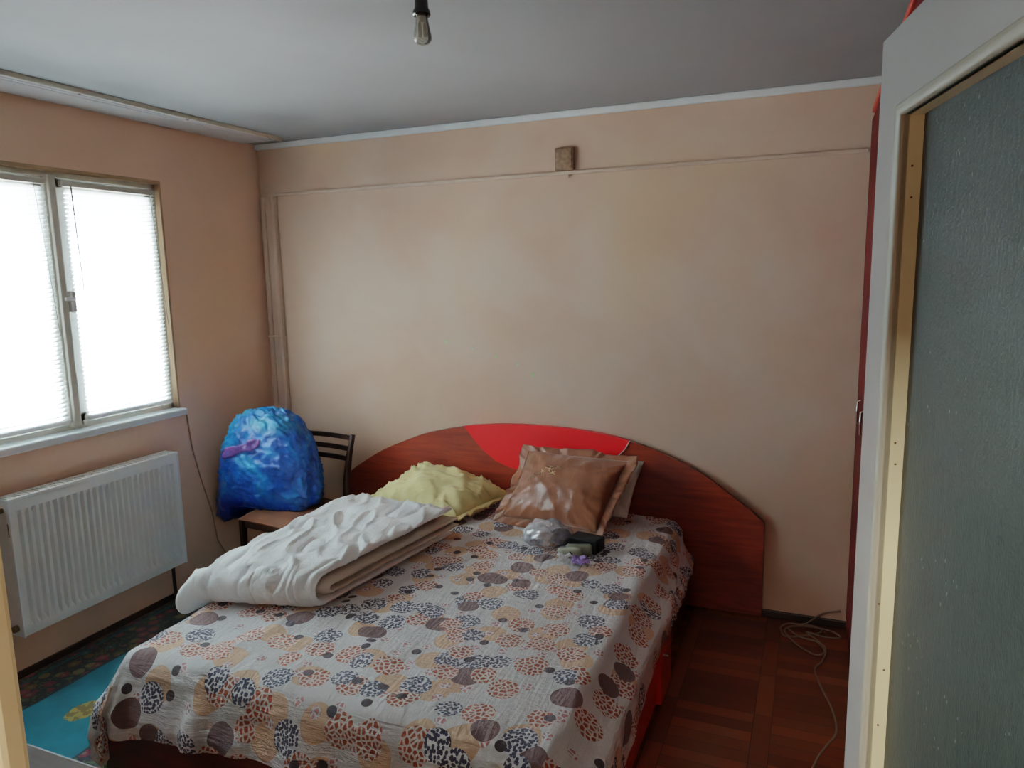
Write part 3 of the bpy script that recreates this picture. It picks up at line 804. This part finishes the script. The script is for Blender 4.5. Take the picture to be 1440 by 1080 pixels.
def solid(o, th=.002):
    md = o.modifiers.new('t', 'SOLIDIFY'); md.thickness = th; md.offset = 0
    return o

# white pillow behind the brown cushion
wp = thing('white_pillow', 'white pillow standing behind the brown satin cushion', 'pillow', (2.15, -.15, ZT))
b1, _, _ = pillow([(1.86, -.22, ZT + .05), (2.385, -.26, ZT + .05), (2.43, -.085, .775), (1.90, -.08, .76)], .040, seed=4, wr=.006, pinch=.03, ymax=-.06)
obj('pillow_body', b1, M['white_cloth'], wp, 3.2)
# brown satin cushion with gathered border
bc = thing('brown_cushion', 'brown satin cushion with gathered border leaning on the headboard', 'cushion', (2.05, -.3, ZT))
b1, f1, ptc = pillow([(1.765, -.385, ZT + .03), (2.285, -.45, ZT + .03), (2.375, -.20, .80), (1.83, -.16, .80)], .085, seed=11, wr=.008, flange=.05, ruf=.010, pinch=.04, ymax=-.06, back=.2, fd=5)
obj('cushion_body', b1, M['satin'], bc, 3.2)
solid(obj('gathered_border', f1, M['satin'], bc, 3.2))
em = None
for name, mt, pts in (('gold_embroidery', 'gold_thread', [(-.42, .30, .05), (-.30, .38, .09), (-.18, .26, .07)]), ('grey_embroidery', 'grey_thread', [(-.66, .05, .05), (-.58, .14, .06), (-.48, .22, .05)]), ('grey_embroidery', 'grey_thread', [(-.30, .46, .06), (-.12, .44, .06)])):
    bm = new()
    for (u0, v0, s) in pts:
        for k in range(4):
            a = k * 1.3 + u0 * 5
            add_tube(bm, [ptc(u0 + s * math.cos(a) * q - s * .5 * math.sin(a) * q * q, v0 + s * math.sin(a) * q + s * .4 * math.cos(a) * q * q, 1) + V((0, -.002, .001)) for q in (0, .35, .7, 1)], .0022, 6)
    obj(name, bm, M[mt], bc, 3.2)
# yellow pillow slumped against the headboard
yp = thing('yellow_pillow', 'pale yellow pillow with frilled edges, slumped on the bed by the duvet', 'pillow', (1.35, -.35, ZT))
b1, f1, _ = pillow([(.985, -.42, ZT + .045), (1.54, -.52, ZT + .03), (1.70, -.16, ZT + .075), (1.17, -.13, .665)], .115, seed=21, wr=.015, flange=.028, ruf=.016, pinch=.035, ymax=-.06, back=.6, fd=3)
obj('pillow_body', b1, M['yellow'], yp, 3.2)
solid(obj('frill', f1, M['yellow'], yp, 3.2))

# ------------------------------------------------------------------ small things on the bed
def blob(bm, c, r, fn, sub=4):
    g = bmesh.ops.create_icosphere(bm, subdivisions=sub, radius=1.0)
    for v in g['verts']:
        d = v.co.normalized(); k = fn(d)
        v.co = V(c) + V((d.x * r[0] * k, d.y * r[1] * k, d.z * r[2] * k))
pb = thing('clear_plastic_bag', 'crumpled clear plastic bag lying in front of the brown cushion', 'bag', (2.10, -.60, ZT))
bm = new(); blob(bm, (2.09, -.605, ZT + .056), (.105, .085, .060), lambda d: 1 + .22 * fbm(d, 2.2, 3) + .13 * ridge(d, 3.5, 6))
obj('film', bm, M['clear'], pb, 3.2)
bm = new(); blob(bm, (2.155, -.60, ZT + .046), (.050, .050, .036), lambda d: 1 + .2 * fbm(d, 2.5, 13)); obj('dark_contents', bm, M['contents'], pb, 3.2)
bk = thing('black_case', 'small black case lying beside the clear plastic bag', 'case', (2.30, -.58, ZT))
R_ = Matrix.Translation((2.290, -.60, ZT)) @ Matrix.Rotation(math.radians(-12), 4, 'Z')
bm = new(); add_box(bm, (-.085, -.045, .001), (.060, .045, .064), .008, 3, R_); obj('case_body', bm, M['black'], bk, .6)
bm = new(); add_box(bm, (.058, -.030, .015), (.078, -.005, .036), .005, 2, R_); obj('clip', bm, M['black'], bk, .6)
for i, (lab, mt, c, s) in enumerate((('pale green rounded box with a dark emblem, nearest of the two by the purple tissue', 'pale_green', (2.235, -.715), (.055, .016, .045)),
                                    ('dull green rounded box behind the pale green one, against the black case', 'dull_green', (2.265, -.678), (.058, .016, .052)))):
    q = thing('small_box', lab, 'box', (*c, ZT), 'two small green boxes on the bed')
    R_ = Matrix.Translation((*c, ZT)) @ Matrix.Rotation(math.radians(20), 4, 'Z')
    bm = new(); add_box(bm, (-s[0], -s[1], .001), (s[0], s[1], s[2]), .011, 4, R_); obj('box_body', bm, M[mt], q, .7)
    if i == 0:
        bm = new()
        for a in range(4):
            d = V((math.cos(a * PI / 2) * .007, math.sin(a * PI / 2) * .007))
            add_box(bm, (d.x - .004, -s[1] - .001, .023 + d.y - .004), (d.x + .004, -s[1] + .001, .023 + d.y + .004), 0, 2, R_)
        obj('emblem', bm, M['black'], q)
def crumple(bm, c, r, seed, petals=9):
    rnd = random.Random(seed)
    for k in range(petals):
        a = 2 * PI * k / petals + rnd.uniform(-.3, .3); ln = r * rnd.uniform(.7, 1.1); tw = rnd.uniform(-.5, .5); lift = rnd.uniform(.15, .9)
        d = V((math.cos(a), math.sin(a), 0)); s = V((-d.y, d.x, 0))
        add_grid(bm, 5, 4, lambda u, v: V(c) + d * ln * u + s * (v - .5) * r * .7 * math.sin(PI * (.2 + .75 * u)) + V((0, 0, .004 + lift * r * .75 * math.sin(u * PI * .8) + .006 * math.sin(v * 9 + u * 6 + tw * 5))))
bm = new(); crumple(bm, (2.305, -.790, ZT + .006), .050, 3); o = solid(obj('purple_tissue', bm, M['purple'], None, 3.2, (2.305, -.79, ZT)), .0012)
tag(o, 'crumpled purple tissue in front of the pale green box', 'tissue')
bm = new(); crumple(bm, (2.228, -.790, ZT + .012), .042, 5, 8); o = solid(obj('white_tissue', bm, M['white_tissue'], None, 3.2, (2.235, -.795, ZT)), .0012)
tag(o, 'small crumpled white tissue left of the purple tissue', 'tissue')
bm = new(); crumple(bm, (2.215, -.520, ZT + .001), .04, 8, 7)
o = solid(obj('lilac_tissue', bm, M['purple'], None, 3.2, (2.215, -.52, ZT)), .0012); tag(o, 'lilac tissue between the brown cushion and the black case', 'tissue')

# ------------------------------------------------------------------ chair in the corner
ch = thing('wooden_chair', 'dark wooden chair with brown seat in the corner under the blue sack', 'chair', (.54, -.50, 0))
SZ = .445
def chair_xy(x, y):   # chair frame -> room: front faces -y, slight turn
    a = math.radians(-7); c, s = math.cos(a), math.sin(a)
    return (.545 + x * c - y * s, -.515 + x * s + y * c)
def cp(x, y, z): q = chair_xy(x, y); return V((q[0], q[1], max(z, .0112)))
side = cp(1, 0, 0) - cp(0, 0, 0)
for sx in (-1, 1):
    bm = new(); add_beam(bm, [cp(sx * .195, -.215, .0), cp(sx * .192, -.212, .25), cp(sx * .19, -.21, SZ - .02)], .03, .03, side, [.024, .030, .036], [.024, .030, .036]); obj('leg', bm, M['chair_wood'], ch)
    bm = new(); add_beam(bm, [cp(sx * .175, .285, 0), cp(sx * .175, .245, .25), cp(sx * .175, .225, SZ), cp(sx * .178, .232, .58), cp(sx * .180, .262, .72), cp(sx * .182, .300, .835)], .026, .036, side, [.022, .026, .028, .028, .026, .022], [.028, .034, .042, .040, .034, .026]); obj('leg', bm, M['chair_wood'], ch)
for z, y in ((.815, .292), (.755, .273), (.700, .256)):
    bm = new(); add_beam(bm, [cp(-.18, y, z), cp(-.09, y + .014, z), cp(0, y + .018, z), cp(.09, y + .014, z), cp(.18, y, z)], .028, .014, (0, 0, 1)); obj('back_slat', bm, M['chair_wood'], ch)
bm = new()
for a, b_ in ((cp(-.19, -.205, SZ - .04), cp(.19, -.205, SZ - .04)), (cp(-.175, .225, SZ - .02), cp(.175, .225, SZ - .02)), (cp(-.19, -.205, SZ - .035), cp(-.175, .22, SZ - .02)), (cp(.19, -.205, SZ - .035), cp(.175, .22, SZ - .02))):
    add_beam(bm, [a, (a + b_) / 2, b_], .045, .02, (0, 0, 1))
obj('seat_frame', bm, M['chair_wood'], ch)
bm = new()
def seat_pt(u, v, top):
    w = .205 - .025 * v; x = (2 * u - 1) * w; y = -.235 + .455 * v
    e = min(u, 1 - u, v, 1 - v); r = smst(0, .12, e)
    return cp(x, y, SZ - .012 + (.030 * r if top else -.004) + (.004 * math.sin(u * PI) if top else 0))
T_ = add_grid(bm, 20, 20, lambda u, v: seat_pt(u, v, True)); B_ = add_grid(bm, 20, 20, lambda u, v: seat_pt(u, v, False))
n = 20
for k in range(n):
    for a, b_ in (((k, 0), (k + 1, 0)), ((k, n), (k + 1, n)), ((0, k), (0, k + 1)), ((n, k), (n, k + 1))):
        bm.faces.new((T_[a[0]][a[1]], T_[b_[0]][b_[1]], B_[b_[0]][b_[1]], B_[a[0]][a[1]]))
obj('seat', bm, M['seat'], ch, .9)

# ------------------------------------------------------------------ blue plastic sack on the chair
sk = thing('blue_sack', 'full blue plastic sack sitting on the wooden chair', 'sack', (.40, -.50, SZ + .02))
def sack_pt(d):
    c = V((.375, -.50, .715))
    # superellipsoid
    ex = 2.9
    k = (abs(d.x) ** ex + abs(d.y) ** ex + abs(d.z) ** ex) ** (-1 / ex)
    q = d * k
    hx = .290 - .045 * max(0, q.z) + .02 * max(0, -q.z); hy = .165 - .03 * max(0, q.z)
    hz = .295
    p = V((q.x * hx, q.y * hy, q.z * hz))
    w = 1 + .05 * fbm(d, 1.8, 31) + .035 * fbm(d, 5, 33)
    p *= w
    r = .014 * max(0, ridge((d.x, d.y, d.z * 2.4 + d.x * .6), 4.5, 35)) ** 3
    p += d * r
    if q.z > .3: p.x *= 1 - .10 * (q.z - .3)
    top = smst(.55, 1, q.z); p.z += .03 * top * lump((d.x, d.y, 0), 5, 37)
    p = c + p
    # lean over the chair's left front edge: the bottom left corner droops past the seat
    droop = smst(-.25, -1.0, q.x) * smst(.15, -.9, q.z)
    p += V((-.025, -.07, -.15)) * droop
    rr = smst(.45, 1.0, q.x) * smst(.0, -.9, q.z); p += V((.03, -.015, -.03)) * rr
    if p.z < SZ + .024 and droop < .35: p.z = SZ + .024 + .002 * lump(p, 20)
    p.x = max(p.x, .022)
    return p
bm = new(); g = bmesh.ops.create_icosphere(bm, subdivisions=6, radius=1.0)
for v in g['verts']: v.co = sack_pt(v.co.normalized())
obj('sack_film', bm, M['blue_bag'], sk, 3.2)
bm = new()
def band(u, v):
    a = -.60 + .80 * u; zc = .12 + .25 * u + (v - .5) * (.15 + .05 * math.sin(u * 9)) * (1 - .5 * abs(2 * u - 1) ** 3)
    d = V((math.sin(a) * 1.0, -math.cos(a) * .75, zc)).normalized()
    p = sack_pt(d); return p + V((0, -.006, .001)) 
add_grid(bm, 24, 6, band); solid(obj('purple_strip', bm, M['purple_band'], sk, 3.2), .003)

# ------------------------------------------------------------------ cable beside the radiator
bm = new(); add_tube(bm, [(.006, -.72, 1.0), (.006, -.70, .80), (.006, -.66, .62), (.006, -.60, .40), (.006, -.575, .22), (.008, -.53, .13), (.012, -.45, .07), (.016, -.40, .05)], .004, 8)
tag(obj('wall_cable', bm, M['wall_cable'], None, 3.2, (.006, -.6, .05)), 'thin cable running down the wall between the radiator and the chair', 'cable')

# ------------------------------------------------------------------ box, stickers on the back wall
wb = thing('wall_box', 'small square brown junction box above the headboard near the ceiling', 'box', (1.99, 0, 2.255))
bm = new(); add_box(bm, (1.942, -.024, 2.258), (2.042, 0, 2.372), .004); obj('box_body', bm, M['box_brown'], wb)
bm = new(); add_box(bm, (1.950, -.028, 2.266), (2.034, -.023, 2.364), .003); obj('cover', bm, M['box_brown'], wb)
bm = new(); add_box(bm, (2.002, -.014, 2.225), (2.012, 0, 2.262), .002); obj('cable_stub', bm, M['duct'], wb)
for lab, mt, x, z, r in (('pale green star sticker on the back wall, leftmost of the row', 'star', 1.268, 1.364, .016), ('faint grey green star sticker, second from the left on the wall', 'star_grey', 1.434, 1.327, .013), ('pale green star sticker in the middle of the row on the wall', 'star', 1.575, 1.285, .014),
                        ('grey green star sticker, second from the right on the wall', 'star_grey', 1.706, 1.246, .013), ('olive green star sticker, lowest and rightmost of the row', 'star', 1.797, 1.189, .016)):
    poly = [(x + (r if k % 2 == 0 else r * .45) * math.sin(k * PI / 5), z + (r if k % 2 == 0 else r * .45) * math.cos(k * PI / 5)) for k in range(10)]
    bm = new(); add_prism(bm, poly, -.0015, 0); tag(obj('star_sticker', bm, M[mt], None, None, (x, 0, z)), lab, 'sticker', 'star stickers on the back wall')

# ------------------------------------------------------------------ lamp
LX, LY = 2.178, -1.80
lp = thing('pendant_lamp', 'bare bulb hanging from the ceiling in a black socket', 'lamp', (LX, LY, H))
bm = new(); add_tube(bm, [(LX, LY, H), (LX + .003, LY, H - .03), (LX, LY, H - .055)], .004, 8); add_lathe(bm, [(.004, -.02), (.03, -.015), (.035, 0)], (LX, LY, H), 18); obj('cord', bm, M['bakelite'], lp, .7)
bm = new(); add_lathe(bm, [(.006, .060), (.015, .052), (.018, .040), (.019, .010), (.0235, .004), (.025, -.006), (.022, -.010), (.015, -.011)], (LX, LY, 2.453), 24); obj('socket', bm, M['bakelite'], lp, .7)
bm = new(); add_lathe(bm, [(.015, .004), (.0165, -.010), (.021, -.035), (.0255, -.056), (.0245, -.066), (.018, -.074), (.004, -.078)], (LX, LY, 2.447), 24); bl = obj('bulb', bm, M['bulb_glass'], lp, .9)
bm = new()
add_lathe(bm, [(.011, .004), (.012, -.022), (.009, -.024)], (LX, LY, 2.447), 18)
for a in (0, PI * 2 / 3, PI * 4 / 3):
    x, y = LX + .0085 * math.cos(a), LY + .0085 * math.sin(a)
    add_tube(bm, [(x, y, 2.425), (x, y, 2.385)], .0058, 10)
obj('lamp_tube', bm, M['bulb_white'], bl, .8)

# ------------------------------------------------------------------ wardrobe along the right wall
wd = thing('wardrobe', 'tall wine red wardrobe along the right wall, mostly behind the door', 'wardrobe', (3.7, -.9, 0))
WX = 3.405; WL = -1.84
bm = new(); add_box(bm, (WX + .02, WL, 0), (XR - .02, -.016, 2.40)); obj('carcass', bm, M['wardrobe'], wd)
for k in range(4):
    y1 = -.018 - k * .455; bm = new(); add_box(bm, (WX, y1 - .452, .06), (WX + .019, y1, 2.37), .002); dr = obj('door', bm, M['wardrobe'], wd)
    hy = y1 - (.40 if k % 2 else .26) ; bm = new(); hy = y1 - .25 if k % 2 == 0 else y1 - .05
    add_tube(bm, [(WX, hy, 1.07), (WX - .012, hy, 1.075), (WX - .013, hy, 1.12), (WX - .012, hy, 1.165), (WX, hy, 1.17)], .005, 8); obj('handle', bm, M['chrome'], dr, .8)
bm = new(); add_box(bm, (WX - .001, WL - .01, 2.40), (XR - .02, -.016, 2.425), .004); o = obj('cornice', bm, M['orange_red'], wd); o['label'] = 'orange red top board'

# ------------------------------------------------------------------ cable bundle on the floor
cab = [(3.38, -.04, .10), (3.30, -.035, .07), (3.22, -.05, .010), (3.15, -.06, .006), (3.115, -.12, .006), (3.14, -.20, .006), (3.22, -.17, .008), (3.30, -.10, .010), (3.25, -.06, .014), (3.17, -.10, .012), (3.135, -.16, .012),
       (3.19, -.26, .006), (3.27, -.33, .005), (3.31, -.29, .006), (3.28, -.22, .012), (3.20, -.20, .016), (3.15, -.13, .018), (3.22, -.09, .018), (3.34, -.08, .010), (3.38, -.13, .008), (3.31, -.16, .014), (3.23, -.15, .02), (3.27, -.20, .018), (3.315, -.27, .010), (3.300, -.38, .006), (3.27, -.46, .005), (3.29, -.58, .005), (3.335, -.76, .005), (3.345, -.90, .005), (3.31, -1.00, .005), (3.275, -1.10, .005), (3.25, -1.25, .005), (3.27, -1.5, .005), (3.33, -1.7, .005)]
def spline(P, n=6):
    P = [V(p) for p in P]; out = []
    for i in range(len(P) - 1):
        a, b_, c, d = P[max(0, i - 1)], P[i], P[i + 1], P[min(len(P) - 1, i + 2)]
        for k in range(n):
            t = k / n; out.append(.5 * ((2 * b_) + (c - a) * t + (2 * a - 5 * b_ + 4 * c - d) * t * t + (3 * b_ - a - 3 * c + d) * t ** 3))
    return out + [P[-1]]
bm = new(); add_tube(bm, spline(cab), .0042, 8)
tag(obj('extension_cable', bm, M['cable'], None, 3.2, (3.25, -.2, .003)), 'tangled off-white cable on the parquet by the wardrobe and headboard', 'cable')

# ------------------------------------------------------------------ table by the near wall
tb = thing('low_table', 'light brown wooden table top in the bottom left corner', 'table', (1.5, -3.0, 0))
TZ = .72; TY1 = -2.722; TX0, TX1 = .75, 2.25; TY0 = YN + .02
bm = new(); add_box(bm, (TX0 + .003, TY0, TZ - .024), (TX1 - .003, TY1 - .003, TZ), .001); obj('table_top', bm, M['table'], tb)
bm = new(); add_box(bm, (TX0, TY1 - .003, TZ - .025), (TX1, TY1, TZ + .0006), .0005); obj('edge_band', bm, M['table_edge'], tb)
for x in (TX0 + .05, TX1 - .05):
    for y in (TY0 + .05, TY1 - .05):
        bm = new(); add_beam(bm, [(x, y, 0), (x, y, .3), (x, y, TZ - .024)], .05, .05, (1, 0, 0), [.036, .045, .05], [.036, .045, .05]); obj('leg', bm, M['table'], tb)
bm = new(); add_box(bm, (TX0 + .05, TY1 - .06, TZ - .10), (TX1 - .05, TY1 - .04, TZ - .024)); add_box(bm, (TX0 + .05, TY0 + .04, TZ - .10), (TX1 - .05, TY0 + .06, TZ - .024)); obj('apron', bm, M['table'], tb)

# ------------------------------------------------------------------ open door at the right
A0 = V((3.267, -2.669, 0)); ang = math.radians(101 - 180)
dv = V((math.cos(ang), math.sin(ang), 0)); nv = V((-dv.y, dv.x, 0))        # nv points away from the room side (to the right)
if nv.x < 0: nv = -nv
DM = Matrix(((dv.x, nv.x, 0, A0.x), (dv.y, nv.y, 0, A0.y), (0, 0, 1, 0), (0, 0, 0, 1)))   # local: s along door, depth, height
DW, DH, DT = .745, 2.0, .038
door = struct_root('door_1', A0 + dv * DW + V((0, 0, .008)))
S0, S1 = .076, DW - .09          # opening of the frame, outer edge of the moulding
ZG0, ZG1 = .42, 1.912
def dbox(bm, lo, hi, bev=.003, seg=2): add_box(bm, lo, hi, bev, seg, DM)
bm = new()
def ring(d, g):
    return [bm.verts.new(DM @ V((s_, d, z_))) for s_, z_ in ((g, .01 + g), (DW - g, .01 + g), (DW - g, DH - g), (g, DH - g))], [bm.verts.new(DM @ V((s_, d, z_))) for s_, z_ in ((S0, ZG0), (S1, ZG0), (S1, ZG1), (S0, ZG1))]
Fo, Fi = ring(0, .004); Bo, Bi = ring(DT, .004)
Mo = [bm.verts.new(DM @ V((s_, .004, z_))) for s_, z_ in ((0, .01), (DW, .01), (DW, DH), (0, DH))]; No = [bm.verts.new(DM @ V((s_, DT - .004, z_))) for s_, z_ in ((0, .01), (DW, .01), (DW, DH), (0, DH))]
for A_, B_ in ((Fi, Fo), (Fo, Mo), (Mo, No), (No, Bo), (Bo, Bi), (Bi, Fi)):
    for k in range(4): bm.faces.new((A_[k], A_[(k + 1) % 4], B_[(k + 1) % 4], B_[k]))
struct('leaf_frame', bm, M['door_white'], door, .3)
# rounded moulding round the pane
bm = new()
mw = .014
prof = [(0, 0), (.001, -.0025), (.004, -.0045), (.008, -.0045), (.012, -.0025), (mw, .0), (mw, .008), (0, .008)]     # (inwards, depth)
rings = []
for (s, z, ds, dz) in ((S0, ZG0, 1, 1), (S1, ZG0, -1, 1), (S1, ZG1, -1, -1), (S0, ZG1, 1, -1)):
    rings.append([bm.verts.new(DM @ V((s + ds * i_, d_, z + dz * i_))) for i_, d_ in prof])
for i in range(4):
    A_, B_ = rings[i], rings[(i + 1) % 4]
    for k in range(len(prof)): bm.faces.new((A_[k], A_[(k + 1) % len(prof)], B_[(k + 1) % len(prof)], B_[k]))
struct('moulding', bm, M['door_mould'], door, .9)
# cream return of the recess that holds the glass
bm = new(); rw = .006
Sg0, Sg1, Zg0, Zg1 = S0 + mw - .001, S1 - mw + .001, ZG0 + mw - .001, ZG1 - mw + .001
GD = .0225
dbox(bm, (Sg0 - .02, .001, Zg0 - .02), (Sg0 + .001, GD + .010, Zg1 + .02), .001); dbox(bm, (Sg1 - .001, .001, Zg0 - .02), (Sg1 + .02, GD + .01, Zg1 + .02), .001)
dbox(bm, (Sg0, .001, Zg1 - .001), (Sg1, GD + .01, Zg1 + .02), .001); dbox(bm, (Sg0, .001, Zg0 - .02), (Sg1, GD + .01, Zg0 + .001), .001)
bead = struct('glazing_bead', bm, M['door_cream'], door)
bm = new()
for z, d in ((1.845, .013), (1.812, .014), (1.540, .013), (1.515, .0145), (1.345, .006), (1.262, .016), (1.190, .013)):
    q = [DM @ V((Sg0 + .0014, d, z))]
    add_tube(bm, [DM @ V((Sg0 - .002, d, z)), DM @ V((Sg0 + .0016, d, z))], .0013, 8)
struct('nail_holes', bm, M['hole'], bead)
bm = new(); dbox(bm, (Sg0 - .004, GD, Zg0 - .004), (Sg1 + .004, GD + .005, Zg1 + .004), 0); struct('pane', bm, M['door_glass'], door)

# ------------------------------------------------------------------ light
w = bpy.data.worlds.new('overcast sky'); sc.world = w; w.use_nodes = True
nt = w.node_tree; bg = nt.nodes['Background']
tc = nt.nodes.new('ShaderNodeTexCoord'); sx = nt.nodes.new('ShaderNodeSeparateXYZ'); rp = nt.nodes.new('ShaderNodeValToRGB')
nt.links.new(tc.outputs['Generated'], sx.inputs[0])
mp = nt.nodes.new('ShaderNodeMapRange'); mp.inputs[1].default_value = -1; mp.inputs[2].default_value = 1
nt.links.new(sx.outputs[2], mp.inputs[0]); nt.links.new(mp.outputs[0], rp.inputs[0])
cr = rp.color_ramp; cr.elements[0].position = .0; cr.elements[0].color = (.002, .002, .002, 1); cr.elements[1].position = 1; cr.elements[1].color = (1.5, 2.0, 2.4, 1)
for p, c in ((.44, (.003, .003, .003)), (.51, (.004, .005, .006)), (.68, (.02, .025, .03)), (.80, (1.4, 1.8, 2.1))):
    e = cr.elements.new(p); e.color = (*c, 1)
nt.links.new(rp.outputs[0], bg.inputs[0]); bg.inputs[1].default_value = 4200.0
def area(name, loc, rot, size, energy, color=(1, 1, 1), portal=False):
    l = bpy.data.lights.new(name, 'AREA'); l.shape = 'RECTANGLE'; l.size, l.size_y = size; l.energy = energy; l.color = color
    o = bpy.data.objects.new(name, l); COL.objects.link(o); o.location = loc; o.rotation_euler = rot
    if portal: l.cycles.is_portal = True
    return o
area('window_portal', (-.13, (WY0 + WY1) / 2, (WZ0 + WZ1) / 2), (0, math.radians(-90), 0), (WZ1 - WZ0, WY1 - WY0), 1, portal=True)
area('hall_light', (2.6, -4.5, H - .02), (0, 0, 0), (.5, .5), 45, (1, .93, .82))

# ------------------------------------------------------------------ camera
cam = bpy.data.cameras.new('camera'); co = bpy.data.objects.new('camera', cam); COL.objects.link(co); sc.camera = co
cam.sensor_fit = 'HORIZONTAL'; cam.sensor_width = 36; cam.lens = 1015.8 / 1440 * 36; cam.clip_start = .02
yaw, pitch, roll = .3974, .1514, -.0202
f = V((-math.sin(yaw) * math.cos(pitch), math.cos(yaw) * math.cos(pitch), -math.sin(pitch))); r = V((math.cos(yaw), math.sin(yaw), 0)); u = r.cross(f)
r2 = r * math.cos(roll) + u * math.sin(roll); u2 = u * math.cos(roll) - r * math.sin(roll)
Rm = Matrix((r2, u2, -f)).transposed().to_4x4()
co.matrix_world = Matrix.Translation((3.2063, -3.662, 1.7389)) @ Rm
sc.view_settings.view_transform = 'Filmic'; sc.view_settings.look = 'Medium Contrast'; sc.view_settings.exposure = 1.55; sc.view_settings.gamma = 1
sc.cycles.use_denoising = True
sc.cycles.max_bounces = 10; sc.cycles.diffuse_bounces = 6; sc.cycles.transparent_max_bounces = 16
sc.cycles.sample_clamp_indirect = 6
